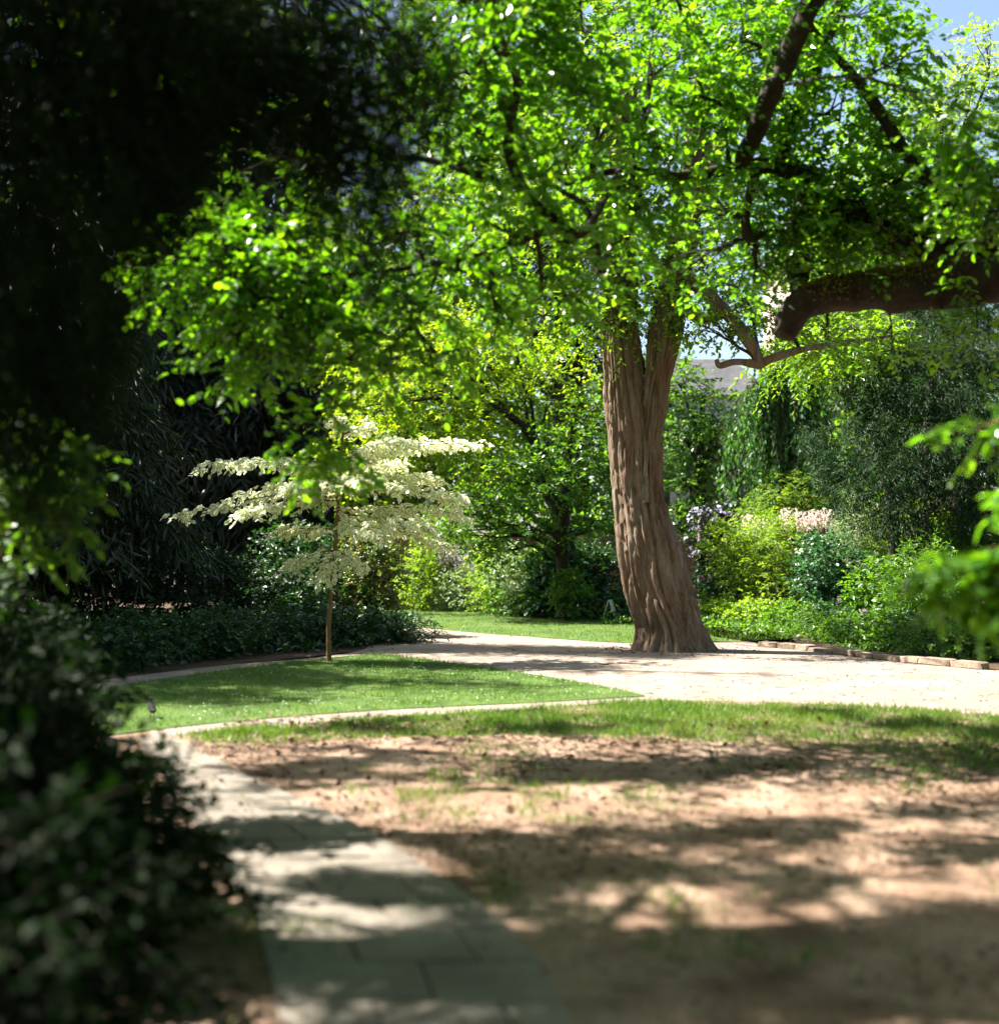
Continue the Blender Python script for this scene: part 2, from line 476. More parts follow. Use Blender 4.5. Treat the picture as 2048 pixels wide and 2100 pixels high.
def sprays(L, Wd, O, A, length, k, size, droop=.25, spread=.9, flat=.5, twig=0.004, jit=.3, tint=None, cull=True):
    """leafy twigs: origin O, direction A"""
    O, A = np.asarray(O, float), unit(A)
    if cull and len(O):
        keep = rng.random(len(O)) > (np.maximum(dapple(O), dapple(O + A * length * .8)) if cull == 'dapple' else open_sky(O) * float(cull))
        O, A = O[keep], A[keep]
    n = len(O)
    if n == 0:
        return
    length = length * (.7 + .6 * rng.random(n))
    up = np.array([0, 0, 1.])
    side = unit(np.cross(A, up) + 1e-4)
    tip = O + A * length[:, None] - up * (droop * length)[:, None]
    mid = O + A * (length * .5)[:, None] - up * (droop * length * .25)[:, None]
    if twig:
        Wd.prisms(O, mid * .4 + tip * .6, twig, twig * .5)
    base_t = rng.random(n) if tint is None else tint
    for j in range(k):
        t = (j + .6 + rng.random(n) * .4) / k
        P = O + A * (length * t)[:, None] - up * (droop * length * t * t)[:, None]
        sgn = (1 if j % 2 else -1) * (spread if j < k - 1 else spread * .2)
        D = A * .55 + side * sgn * (.7 + .5 * rng.random(n))[:, None] + rng.normal(0, jit, (n, 3)) - up * (.15 + droop * .6)
        N = up * 1.0 + rng.normal(0, flat, (n, 3)) + S * .15
        T = np.clip(base_t * .6 + rng.random(n) * .4, 0, 1)
        L.add(P, D, N, size * (.65 + .5 * rng.random(n)), T)


def in_ball(n, c, r, fz=.75, shell=.45):
    d = unit(rng.normal(size=(n, 3)))
    rr = np.clip(rng.random(n) ** shell, 0, 1)
    return np.asarray(c) + d * rr[:, None] * np.array([r, r, r * fz]), d


def limb_path(a, b, bow=.15, wig=.06, n=9):
    a, b = np.asarray(a, float), np.asarray(b, float)
    t = np.linspace(0, 1, n)[:, None]
    ln = np.linalg.norm(b - a)
    p = a + (b - a) * t + np.array([0, 0, 1.]) * (bow * ln) * np.sin(t * math.pi)
    w = rng.normal(0, wig * ln, (n, 3))
    w[0] = w[-1] = 0
    w = (w + np.roll(w, 1, 0) + np.roll(w, -1, 0)) / 3
    w[0] = w[-1] = 0
    return p + w


def boughs(n, cover, x0, x1, y0, y1, h0, h1, r0, r1):
    """small boughs whose shade falls on the ground at the places cover() asks for"""
    out = []
    for _ in range(n):
        g = np.array([random.uniform(x0, x1), random.uniform(y0, y1), 0])
        if random.random() > cover(g[0], g[1]):
            continue
        h = random.uniform(h0, h1)
        q = g + S * (h / S[2])
        out.append((q, random.uniform(r0, r1), 1.5))
    return out


def foliage_obj(name, L, Wd, leaf, wood, parent, base, tpl='diamond', drop=None, kind=None):
    P, A, Sz, T = L.arrays()
    if drop is not None and len(drop):
        k = np.ones(len(P), bool)
        k[drop] = False
        P, A, Sz, T = P[k], A[k], Sz[k], T[k]
    V, F, t, rim = stamp(tpl, P, A, Sz, T)
    idx = np.zeros(len(F), int)
    WV, WF = Wd.arrays()
    if len(WV):
        F = np.concatenate([F, WF + len(V)])
        V = np.concatenate([V, WV])
        t = np.concatenate([t, np.full(len(WF), .5)])
        rim = np.concatenate([rim, np.zeros(len(WV))])
        idx = np.concatenate([idx, np.ones(len(WF), int)])
    me = mesh_np(name, V - np.asarray(base), F, [leaf, wood], t, idx, rim)
    o = link(name, me, parent)
    if kind:
        o['kind'] = kind
    return o


def leaf_parts(L, leaf, parent, base, count=300, tpl='fine', min_px=10):
    """the leaves that show largest in the photograph, each an object of its own; returns their indices"""
    P, A, Sz, T = L.arrays()
    px = 1024 + P[:, 0] / P[:, 1] * FPX
    py = HOR - (P[:, 2] - EYE) / P[:, 1] * FPX
    big = Sz / np.maximum(P[:, 1], .5) * FPX
    ok = (px > 5) & (px < 2043) & (py > 5) & (py < 2095) & (P[:, 1] > 1)
    big = np.where(ok, big, 0)
    order = np.argsort(-big)[:count]
    order = order[big[order] >= min_px]
    v, f, rim = LT[tpl]
    variants = []
    for q in range(6):
        me = bpy.data.meshes.new('leaf')
        me.from_pydata([tuple(x) for x in v], [], [tuple(dict.fromkeys(int(y) for y in x)) for x in f])
        me.materials.append(leaf)
        a = me.attributes.new('tint', 'FLOAT', 'FACE')
        a.data.foreach_set('value', np.full(len(f), q / 5., np.float32))
        variants.append(me)
    for i in order:
        o = link('leaf', variants[int(min(5, T[i] * 6))], parent)
        m = Matrix([list(A[i][r] * Sz[i]) + [P[i][r] - base[r]] for r in range(3)] + [[0, 0, 0, 1]])
        o.matrix_local = m
    return order


def tree(name, label, cat, base, trunk, rad, clumps, leaf, wood, tpl='diamond', size=.1, per=100, k=8, length=.4, droop=.25,
         limb_r=.05, group=None, flat=.55, sides=10, spread=.9, sub=5, fz=.75, cull=True, jit=.3, nleaf=0, shell=.45, fork=.55, twig=.004):
    """tree > trunk, crown (and single leaves): trunk polyline, limbs out to each clump of foliage"""
    base = np.asarray(base, float)
    root = empty(name, base, label, cat, group)
    w = Wood()
    tp = spline(trunk, 6)
    tr = np.interp(np.linspace(0, 1, len(tp)), np.linspace(0, 1, len(rad)), rad)
    w.tube(tp, tr, sides, .12, 3)
    L, tw = Leaves(), Wood()
    for c in clumps:
        pos, r = np.asarray(c[0], float), c[1]
        d = np.linalg.norm(tp - pos, axis=1) + .9 * np.maximum(0, tp[:, 2] - pos[2] + r * .3)
        i = int(np.argmin(d))
        i = max(int(len(tp) * .25), min(len(tp) - 1, int(i * (1 - .25 * random.random()))))
        lp = limb_path(tp[i], pos, .10, .05)
        w.tube(lp, np.linspace(min(limb_r, tr[i] * .75), limb_r * .3, len(lp)), 6)
        for q in range(sub):
            e, _ = in_ball(1, pos, r * .85, fz)
            s = lp[random.randint(len(lp) // 2, len(lp) - 1)]
            bp = limb_path(s, e[0], .08, .06, 6)
            w.tube(bp, np.linspace(limb_r * .35, limb_r * .1, len(bp)), 4)
        n = int(per * r * r * (c[2] if len(c) > 2 else 1))
        O, dd = in_ball(n, pos, r, fz, shell)
        A = dd * .8 + rng.normal(0, .5, (n, 3)) + np.array([0, 0, .05])
        A[:, 2] *= .6
        sprays(L, tw, O, A, length, k, size, droop, spread, flat, twig, jit, cull=cull)
    w.obj('trunk', wood, root, base)
    drop = leaf_parts(L, leaf, root, base, nleaf) if nleaf else None
    foliage_obj('crown', L, tw, leaf, wood, root, base, tpl, drop)
    return root


def bush(name, label, base, blobs, leaf, tpl='diamond', size=.07, per=260, k=7, length=.22, droop=.2, group=None, flat=.7, cat='shrub', wood='bark_dark',
         flowers=None, shell=.35, fz=.9, jit=.4, cull=False, extra=None):
    """bush > stems, foliage (and flowers): stems from the base into rounded masses of leafy twigs"""
    base = np.asarray(base, float)
    root = empty(name, base, label, cat, group)
    w, L, tw = Wood(), Leaves(), Wood()
    fl = Leaves()
    for c, r in blobs:
        c = np.asarray(c, float)
        for q in range(4):
            e, _ = in_ball(1, c, r * .8, fz)
            w.tube(limb_path(base + rng.normal(0, .05, 3) * (1, 1, 0), e[0], .05, .05, 7), np.linspace(.02, .006, 7), 5)
        n = int(per * r * r)
        O, dd = in_ball(n, c, r, fz, shell)
        lump = noise3(O * (1.6 / max(r, .3)) + base, 8)
        O = O + dd * (r * .35 * (lump - .5))[:, None]
        O[:, 2] = np.maximum(O[:, 2], .04)
        A = dd * .9 + rng.normal(0, .45, (n, 3)) + np.array([0, 0, .25])
        sprays(L, tw, O, A, length, k, size, droop, .9, flat, .003, jit, cull=cull)
        if flowers:
            m = int(flowers[1] * r * r)
            O, dd = in_ball(m, c, r * 1.08, fz, .12)
            keep = dd[:, 2] > -.2
            O, dd = O[keep], dd[keep]
            for q in range(5):
                fl.add(O, dd * .4 + rng.normal(0, .6, dd.shape), dd + rng.normal(0, .4, dd.shape), flowers[2] * (.6 + .6 * rng.random(len(O))))
    w.obj('stems', M[wood], root, base)
    foliage_obj('foliage', L, tw, M[leaf], M[wood], root, base, tpl)
    if flowers:
        foliage_obj('flowers', fl, Wood(), M[flowers[0]], M[wood], root, base, 'round')
    return root


def conifer(name, label, base, height, reach, leaf, n_branch=70, size=.16, per=26, lean=(0, 0), rtrunk=.22, z0=1.0, group=None, droop=.35, sector=None, hang=.5, k=7, cat='conifer', cull=True, bark='bark_dark'):
    """conifer > trunk, crown: drooping branches with hanging needle sprays"""
    base = np.asarray(base, float)
    root = empty(name, base, label, cat, group)
    w, L, tw = Wood(), Leaves(), Wood()
    tp = spline([base, base + np.array([lean[0] * .4, lean[1] * .4, height * .5]), base + np.array([lean[0], lean[1], height])], 8)
    w.tube(tp, np.linspace(rtrunk, .03, len(tp)), 10, .12, 4)
    for b in range(n_branch):
        f = (b + random.random()) / n_branch
        z = z0 + (height - z0) * f
        s = tp[min(len(tp) - 1, int((z / height) * (len(tp) - 1)))]
        s = np.array([s[0], s[1], z])
        a = random.uniform(*sector) if sector else b * 2.4 + random.uniform(-.5, .5)
        ln = reach * (1 - .75 * f ** 1.3) * random.uniform(.6, 1.1)
        e = s + np.array([math.cos(a) * ln, math.sin(a) * ln, -droop * ln * random.uniform(.3, 1.1) + .15 * ln])
        e[2] = max(e[2], .3)
        bp = limb_path(s, e, .10, .03, 8)
        w.tube(bp, np.linspace(.045, .01, 8), 5)
        n = int(per * ln)
        t = rng.random(n) ** .7
        O = np.stack([np.interp(t, np.linspace(0, 1, 8), bp[:, q]) for q in range(3)], -1) + rng.normal(0, .1 * ln ** .5, (n, 3)) * (1, 1, .6)
        A = np.array([math.cos(a), math.sin(a), 0]) * .5 + rng.normal(0, .55, (n, 3)) * (1, 1, .4) - np.array([0, 0, hang])
        sprays(L, tw, O, A, size * 2.4, k, size, .45, .6, .9, 0, .3, cull=1.0 * cull)
    w.obj('trunk', M[bark], root, base)
    foliage_obj('crown', L, tw, M[leaf], M['bark_dark'], root, base, 'needle')
    return root


def sheet(name, outline, z, mat, n=6, kind='structure', closed_spline=False):
    pts = [tuple(p) for p in outline]
    bm = bmesh.new()
    vs = [bm.verts.new((p[0], p[1], z)) for p in pts]
    f = bm.faces.new(vs)
    if f.normal.z < 0:
        f.normal_flip()
    bmesh.ops.triangulate(bm, faces=bm.faces[:], ngon_method='EAR_CLIP')
    me = bpy.data.meshes.new(name)
    bm.to_mesh(me)
    bm.free()
    me.materials.append(mat)
    o = link(name, me)
    o['kind'] = kind
    return o


def box_mesh(name, size, mat, bev=.0, off=(0, 0, 0)):
    bm = bmesh.new()
    bmesh.ops.create_cube(bm, size=1.0)
    for v in bm.verts:
        v.co = Vector((v.co.x * size[0] + off[0], v.co.y * size[1] + off[1], v.co.z * size[2] + off[2]))
    if bev:
        bmesh.ops.bevel(bm, geom=bm.edges[:], offset=bev, segments=1, affect='EDGES')
    me = bpy.data.meshes.new(name)
    bm.to_mesh(me)
    bm.free()
    me.materials.append(mat)
    return me


def inside(poly, x, y):
    c = np.zeros(len(x), bool)
    j = len(poly) - 1
    for i in range(len(poly)):
        xi, yi, xj, yj = poly[i][0], poly[i][1], poly[j][0], poly[j][1]
        hit = ((yi > y) != (yj > y)) & (x < (xj - xi) * (y - yi) / (yj - yi + 1e-12) + xi)
        c ^= hit
        j = i
    return c


# ================================================================== SETTING: ground, paths, lawns
sheet('ground', [(-400, -60), (400, -60), (400, 700), (-400, 700)], 0.0, M['soil'])
plaza = np.concatenate([
    spline([G(285, 1394), G(500, 1372), G(750, 1354), G(1000, 1342), G(1230, 1329)], 6),          # upper edge of the narrow path
    spline([G(1225, 1326), G(1150, 1310), G(1000, 1285), G(840, 1263), G(690, 1250)], 6),          # round the grass island
    spline([G(400, 1283), G(170, 1318), G(60, 1345)], 6),
    spline([G(60, 1322), G(180, 1300), G(400, 1272), G(690, 1240), G(740, 1192)], 6),              # outer edge of the back path
    spline([G(745, 1188), G(850, 1202), G(1000, 1214), G(1210, 1227), G(1500, 1222)], 6),          # lawn edge
    spline([G(1560, 1245), G(1700, 1262), G(1904, 1280), G(2300, 1310)], 6),                       # bed edge
    spline([G(2300, 1392), G(1904, 1366), G(1600, 1345), G(1262, 1337), G(1000, 1353), G(700, 1372), G(400, 1394), G(295, 1412)], 6)])
sheet('gravel_path', plaza, 0.004, M['gravel'])
isl = np.concatenate([spline([G(170, 1318), G(400, 1283), G(690, 1250), G(790, 1256), G(1000, 1285), G(1150, 1310), G(1228, 1327)], 8),
                      spline([G(1226, 1329), G(1000, 1342), G(750, 1354), G(500, 1372), G(285, 1394), G(60, 1420), G(-200, 1420), G(-200, 1350)], 8)])
sheet('grass_island', isl, 0.012, M['lawn'])
far = np.concatenate([spline([G(700, 1186), G(745, 1188), G(850, 1202), G(1000, 1214), G(1210, 1227), G(1360, 1225), G(1510, 1221)], 8),
                      spline([G(1508, 1200), G(1330, 1188), G(1210, 1179), G(940, 1165), G(740, 1161), G(650, 1161)], 8)])
sheet('far_lawn', far, 0.008, M['lawn'])
farpath = np.concatenate([spline([G(650, 1163), G(740, 1162), G(940, 1166), G(1210, 1180), G(1330, 1189), G(1530, 1202)], 6),
                          spline([G(1530, 1196), G(1330, 1183), G(1210, 1174), G(1050, 1164), G(930, 1157), G(820, 1151), G(805, 1141), G(790, 1128), G(745, 1128), G(650, 1145)], 6)])
sheet('far_gravel_path', farpath, 0.006, M['gravel'])
sheet('left_bed', [G(-300, 1500)[:2], G(60, 1324)[:2], G(180, 1301)[:2], G(400, 1273)[:2], G(690, 1241)[:2], G(745, 1200)[:2], (-5, 46), (-40, 46), (-40, 10)], 0.002, M['bed_soil'])
sheet('right_bed', np.concatenate([spline([G(1510, 1200), G(1515, 1225), G(1560, 1243), G(1700, 1260), G(1904, 1278), G(2400, 1312)], 5), [(40, 22, 0), (40, 44, 0), (0, 44, 0), G(1210, 1172), G(1330, 1181)]]), 0.010, M['bed_soil'])

# grass strip in front, fading into bare soil
strip = np.concatenate([spline([G(295, 1413), G(400, 1396), G(700, 1374), G(1000, 1355), G(1262, 1339), G(1600, 1347), G(1904, 1368), G(2300, 1394)], 6),
                        spline([G(2300, 1520), G(1904, 1480), G(1600, 1430), G(1300, 1415), G(1000, 1405), G(700, 1410), G(450, 1425)], 6)])


def grass_patch(name, poly, count, h, dens, tint_bias=0.0, seed=1, tpl='short_blade'):
    poly = np.asarray(poly)[:, :2]
    lo, hi = poly.min(0), poly.max(0)
    hi[0] = min(hi[0], 9)
    lo[0] = max(lo[0], -9)
    x = rng.uniform(lo[0], hi[0], count * 4)
    y = lo[1] + (hi[1] - lo[1]) * rng.random(count * 4) ** 1.25
    ok = inside(poly, x + rng.normal(0, .06, len(x)), y + rng.normal(0, .10, len(x)))
    ok &= rng.random(len(x)) < dens(x, y)
    x, y = x[ok][:count], y[ok][:count]
    n = len(x)
    L = Leaves()
    P = np.stack([x, y, np.full(n, .003)], -1)
    D = np.stack([rng.normal(0, .5, n), rng.normal(0, .5, n), np.full(n, 1.0)], -1)
    N = rng.normal(0, 1, (n, 3))
    N[:, 2] *= .2
    tuft = noise2(x, y, 2.3, seed)
    L.add(P, D, N, h * (.45 + .9 * rng.random(n)) * (.6 + .8 * tuft), np.clip(.25 + .5 * noise2(x, y, 1.1, seed + 3) + tint_bias + rng.normal(0, .15, n), 0, 1))
    o = foliage_obj(name, L, Wood(), M['grass'], M['bark_dark'], None, (0, 0, 0), tpl)
    return tag(o, kind='stuff')


full = lambda x, y: np.full(len(x), 1.0)
tag(grass_patch('island_grass', isl, 36000, .05, full, -.05, 2), 'short mown grass with daisies on the island between the two paths', 'grass')


def strip_d(x, y):
    e = np.interp(y, [8.6, 10.0, 11.2, 12.2, 13.2, 16], [.02, .14, .4, .85, 1.0, 1.0])
    e = np.where(x > 3.0, e * .85, e)
    return e * np.clip((noise2(x, y, 1.3, 9) * .6 + noise2(x, y, 4.0, 12) * .6 - .28) * 3.0, .04, 1)


tag(grass_patch('strip_grass', strip, 60000, .055, strip_d, .12, 3), 'patchy grass strip thinning into bare soil in front of the gravel', 'grass')
tag(grass_patch('lawn_grass', far, 24000, .06, full, .15, 4), 'sunny lawn grass behind the old leaning trunk', 'grass')
soil_area = [(-1.9, 4.0), (4, 3.2), (8, 5), (8, 12.5), (-2.6, 12.2), (-2.4, 10), (-1.2, 7.6)]


def soil_d(x, y):
    return np.clip((noise2(x, y, 1.1, 21) - .53 + .09 * np.clip(x - 2, 0, 2)) * 5, 0, 1) * np.clip((noise2(x, y, 5, 22) - .4) * 3, .0, 1) + .02


tag(grass_patch('sparse_grass', soil_area, 24000, .06, soil_d, .1, 5), 'sparse grass tufts scattered over the bare dappled soil', 'grass')

# dead leaves and crumbs on the soil
x = rng.uniform(-2.6, 7, 46000)
y = 3.8 + 9.5 * rng.random(46000) ** 1.2
keep = rng.random(46000) < np.clip((noise2(x, y, 1.0, 31) - .25) * 1.7, .12, 1)
x, y = x[keep], y[keep]
L = Leaves()
L.add(np.stack([x, y, np.full(len(x), .008)], -1), np.stack([rng.normal(0, 1, len(x)), rng.normal(0, 1, len(x)), rng.normal(.05, .25, len(x))], -1),
      np.array([0, 0, 1.]) + rng.normal(0, .35, (len(x), 3)), (.022 + .05 * rng.random(len(x)) ** 2) * np.clip(y / 8, .7, 1.4))
tag(foliage_obj('leaf_litter', L, Wood(), M['litter'], M['bark_dark'], None, (0, 0, 0), 'diamond'), 'brown dead leaves scattered over the bare soil', 'leaf litter', kind='stuff')
x = rng.uniform(-3.4, 1.5, 420)
y = rng.uniform(12.6, 20, 420)
k = inside(isl[:, :2], x, y) & (noise2(x, y, .8, 40) > .42)
x, y = x[k], y[k]
L = Leaves()
for q in range(4):
    L.add(np.stack([x, y, np.full(len(x), .05)], -1), np.stack([np.cos(q * 1.57 + x * 9), np.sin(q * 1.57 + x * 9), np.full(len(x), .15)], -1), np.tile([0, 0, 1.], (len(x), 1)), .014)
tag(foliage_obj('daisies', L, Wood(), M['petal_white'], M['grass'], None, (0, 0, 0), 'round'), 'tiny white daisies dotted over the grass island', 'daisies', kind='stuff')

# small twigs on the soil and on the gravel
x = rng.uniform(-2.4, 7, 900)
y = 4 + 20 * rng.random(900) ** 1.3
a_ = rng.uniform(0, 6.28, 900)
tw_ = Wood()
ln_ = .04 + .16 * rng.random(900) ** 2
A_ = np.stack([x, y, np.full(900, .014)], -1)
tw_.prisms(A_, A_ + np.stack([np.cos(a_) * ln_, np.sin(a_) * ln_, rng.random(900) * .015], -1), .004, .002)
tag(tw_.obj('fallen_twigs', M['bark_dark'], None, smooth=False), 'small fallen twigs strewn over soil and gravel', 'twigs', kind='stuff')
x = rng.uniform(-3, 8, 5000)
y = rng.uniform(14.2, 27, 5000)
k_ = inside(plaza[:, :2], x, y) & (rng.random(5000) < .25 + .75 * noise2(x, y, .7, 33) ** 2)
L = Leaves()
m = k_.sum()
L.add(np.stack([x[k_], y[k_], np.full(m, .012)], -1), rng.normal(0, 1, (m, 3)) * (1, 1, .2), np.array([0, 0, 1.]) + rng.normal(0, .3, (m, 3)), .02 + .03 * rng.random(m))
a_ = rng.uniform(0, 6.28, 420)
d_ = .55 + 1.0 * rng.random(420) ** 1.5
tc_ = G(1287, 1243)
L.add(np.stack([tc_[0] + np.cos(a_) * d_, 22.9 + np.sin(a_) * d_, np.full(420, .014)], -1), rng.normal(0, 1, (420, 3)) * (1, 1, .3), np.array([0, 0, 1.]) + rng.normal(0, .4, (420, 3)), .03 + .04 * rng.random(420))
tag(foliage_obj('fallen_leaves', L, Wood(), M['litter'], M['bark_dark'], None, (0, 0, 0), 'diamond'), 'scattered fallen leaves on the gravel round the old trunk', 'fallen leaves', kind='stuff')

# slab path: every slab its own piece
left_e = spline([G(545, 2010), G(530, 1952), G(480, 1750), G(430, 1670), G(385, 1600), G(345, 1540), G(318, 1480), G(285, 1440), G(262, 1408)], 20)
right_e = spline([G(1130, 2010), G(1090, 1952), G(1000, 1800), G(895, 1718), G(760, 1622), G(640, 1558), G(500, 1497), G(400, 1446), G(330, 1410)], 20)


def resample(p, n):
    d = np.concatenate([[0], np.cumsum(np.linalg.norm(np.diff(p, axis=0), axis=1))])
    return np.stack([np.interp(np.linspace(0, d[-1], n), d, p[:, q]) for q in range(3)], -1), d[-1]


le, l1 = resample(left_e, 400)
re_, l2 = resample(right_e, 400)
path_root = link('slab_path', None)
path_root['kind'] = 'structure'
ROWS = int((l1 + l2) / 2 / .46)
edge = lambda t, u: le[min(399, int(t * 399))] * (1 - u) + re_[min(399, int(t * 399))] * u
for r in range(ROWS):
    t0, t1 = r / ROWS, (r + 1) / ROWS
    cuts = [0, .56, 1] if r % 2 else [0, .34, .78, 1]
    for c in range(len(cuts) - 1):
        g = .0032
        a, b = cuts[c], cuts[c + 1]
        q = [edge(t0, a), edge(t0, b), edge(t1, b), edge(t1, a)]
        ctr = sum(q) / 4
        top = .022 + random.uniform(-.004, .004)
        tilt = (random.uniform(-.006, .006), random.uniform(-.006, .006))
        bm = bmesh.new()
        vt, vb = [], []
        for p in q:
            d = p - ctr
            d = d * (1 - g * 2.2 / max(np.linalg.norm(d), .1))
            vb.append(bm.verts.new((d[0], d[1], 0.0)))
            vt.append(bm.verts.new((d[0] * .985, d[1] * .985, top + d[0] * tilt[0] + d[1] * tilt[1])))
        bm.faces.new(vt)
        for i in range(4):
            bm.faces.new((vb[i], vb[(i + 1) % 4], vt[(i + 1) % 4], vt[i]))
        bmesh.ops.recalc_face_normals(bm, faces=bm.faces[:])
        me = bpy.data.meshes.new('paving_slab')
        bm.to_mesh(me)
        bm.free()
        me.materials.append(M['slab'])
        o = link('paving_slab', me, path_root)
        o.location = (ctr[0], ctr[1], 0.001)

# ================================================================== BUILDINGS AND WALLS
def house(name, label, loc, size, wall, floors, cols, rotz=0, roof_h=1.8, win=(1.1, 1.5)):
    root = empty(name, loc, label, 'building')
    root.rotation_euler = (0, 0, rotz)
    w, d, h = size
    link('wall', box_mesh('wall', (w, d, h), M[wall], 0, (0, d / 2, h / 2)), root)
    bm = bmesh.new()
    o_ = .35
    pts = [(-w / 2 - o_, -o_, h), (w / 2 + o_, -o_, h), (w / 2 + o_, d + o_, h), (-w / 2 - o_, d + o_, h), (-w / 2 + 1, d / 2, h + roof_h), (w / 2 - 1, d / 2, h + roof_h)]
    v = [bm.verts.new((p[0], p[1], p[2] + .004)) for p in pts]
    for f in ((0, 1, 5, 4), (2, 3, 4, 5), (1, 2, 5), (3, 0, 4), (3, 2, 1, 0)):
        bm.faces.new([v[i] for i in f])
    me = bpy.data.meshes.new('roof')
    bm.to_mesh(me)
    bm.free()
    me.materials.append(M['roof'])
    link('roof', me, root)
    fm = box_mesh('window', (win[0] + .2, .12, win[1] + .2), M['render_white'], 0)
    pm = box_mesh('pane', (win[0], .05, win[1]), M['glass'], 0)
    for i in range(floors):
        for j in range(cols):
            f = link('window', fm, root)
            f.location = (-w / 2 + w * (j + .5) / cols, -.03, 1.7 + i * (h - .4) / floors)
            p = link('pane', pm, f)
            p.location = (0, -.05, 0)
    return root


house('pale_house', 'white rendered house glimpsed behind the white-leaved dogwood', (-5.4, 52, 0), (5.5, 6, 5.2), 'render_white', 2, 3)
house('tall_house', 'tall pinkish house glimpsed through the trees at upper right', (19.5, 66, 0), (9, 9, 17), 'render_pink', 5, 4, 0, 3.5)
house('low_house', 'white house with grey roof glimpsed just right of the old trunk', (9.2, 60, 0), (6, 7, 9.0), 'render_white', 3, 3, 0, 2.2)

wall = empty('garden_wall', (5, 41, 0), 'pinkish brick garden wall half hidden behind the shrubs', 'wall')
link('mortar_core', box_mesh('mortar_core', (20, .20, 2.3), M['mortar'], 0, (0, 0, 1.15)), wall)
bx = box_mesh('brick', (.215, .23, .065), M['brick'], .004)
v0 = np.array([v.co for v in bx.vertices])
bricks = []
for r in range(30):
    for c in range(88):
        bricks.append((-9.9 + (c + (r % 2) * .5) * .225, random.uniform(-.004, .004), .04 + r * .076))
bricks = np.array(bricks)
cubeV = np.array([(sx * .107, sy * .113, sz * .033) for sx in (-1, 1) for sy in (-1, 1) for sz in (-1, 1)])
cubeF = np.array([(0, 1, 3, 2), (4, 6, 7, 5), (0, 4, 5, 1), (2, 3, 7, 6), (0, 2, 6, 4), (1, 5, 7, 3)])
o = link('bricks', mesh_np('bricks', (bricks[:, None] + cubeV[None]).reshape(-1, 3), (cubeF[None] + (np.arange(len(bricks)) * 8)[:, None, None]).reshape(-1, 4), [M['brick']]), wall)
o['kind'] = 'stuff'

# ================================================================== THE OLD LEANING TREE
Y0 = 22.9
def edges(rows):
    out = []
    for y, a, b in rows:
        ca, cb = W(a, y, Y0), W(b, y, Y0)
        out.append(((ca + cb) / 2, (cb[0] - ca[0]) / 2 - .02))
    return out


main_rows = edges([(1246, 1207, 1372), (1232, 1211, 1357), (1200, 1213, 1342), (1150, 1196, 1326), (1100, 1186, 1310), (1050, 1178, 1298), (1000, 1172, 1278), (950, 1168, 1264), (900, 1163, 1254),
                   (850, 1159, 1250), (800, 1156, 1246), (750, 1153, 1238), (700, 1151, 1229), (640, 1149, 1219), (560, 1150, 1214), (450, 1156, 1212), (300, 1170, 1215), (150, 1178, 1212)])
fork_rows = edges([(960, 1195, 1262), (900, 1200, 1258), (850, 1206, 1260), (800, 1212, 1264), (750, 1219, 1270), (700, 1226, 1284), (640, 1232, 1299), (560, 1246, 1312), (450, 1270, 1328), (300, 1300, 1345), (150, 1325, 1362)])


def bark_tube(rows, nz, nt, amp, seed, yoff=0.0, flare=0.0):
    c = spline([np.append(r[0], r[1]) for r in rows], 12)
    d = np.concatenate([[0], np.cumsum(np.linalg.norm(np.diff(c[:, :3], axis=0), axis=1))])
    s = np.linspace(0, d[-1], nz)
    C = np.stack([np.interp(s, d, c[:, q]) for q in range(4)], -1)
    th = np.linspace(0, 2 * math.pi, nt, endpoint=False)
    z = C[:, None, 2] + 0 * th[None]
    r = C[:, None, 3] + 0 * th[None]
    tw = th[None] + .03 * z + .35 * np.exp(-z)
    q = np.stack([np.cos(tw) * .55, np.sin(tw) * .55, z], -1)
    wx = (noise3(q * (2.4, 2.4, .8), seed + 1) - .5) * .22
    q2 = q + wx[..., None] * np.array([1, 1, 0])
    f1 = 1 - np.abs(2 * noise3(q2 * (11, 11, .42), seed + 2) - 1)
    f2 = 1 - np.abs(2 * noise3(q2 * (21, 21, .9), seed + 3) - 1)
    f3 = noise3(q2 * (34, 34, 6), seed + 4)
    f4 = 1 - np.abs(2 * noise3(q2 * (5, 5, 3.4), seed + 6) - 1)
    lump = noise3(q * (1.6, 1.6, .8), seed + 5) - .5
    disp = amp * (-1.3 * f1 ** 4 - .75 * f2 ** 4 + .3 * f3 - .25 * f4 ** 10 + .55) + lump * .14 * r
    base = np.clip(1 - z / .9, 0, 1)
    butt = flare * base ** 2 * (noise3(np.stack([np.cos(th) * 2.2, np.sin(th) * 2.2, 0 * th], -1), seed + 7)[None] - .3)
    rr = r + disp + butt
    P = np.stack([C[:, None, 0] + rr * np.cos(th), C[:, None, 1] + yoff + rr * np.sin(th) * .95, z + 0 * rr], -1)
    i, j = np.meshgrid(np.arange(nz - 1), np.arange(nt), indexing='ij')
    a = i * nt + j
    b = i * nt + (j + 1) % nt
    return P.reshape(-1, 3), np.stack([a, b, b + nt, a + nt], -1).reshape(-1, 4), C


V1, F1, C1 = bark_tube(main_rows, 310, 144, .08, 50, 0, .20)
V2, F2, C2 = bark_tube(fork_rows, 200, 84, .07, 70, -.16)
base = np.array([C1[0, 0], Y0, 0.0])
old = empty('old_tree', base, 'old leaning tree with deeply furrowed forked trunk on the gravel', 'tree')
link('trunk', mesh_np('trunk', np.concatenate([V1, V2]) - base, np.concatenate([F1, F2 + len(V1)]), [M['bark_old']], smooth=True), old)
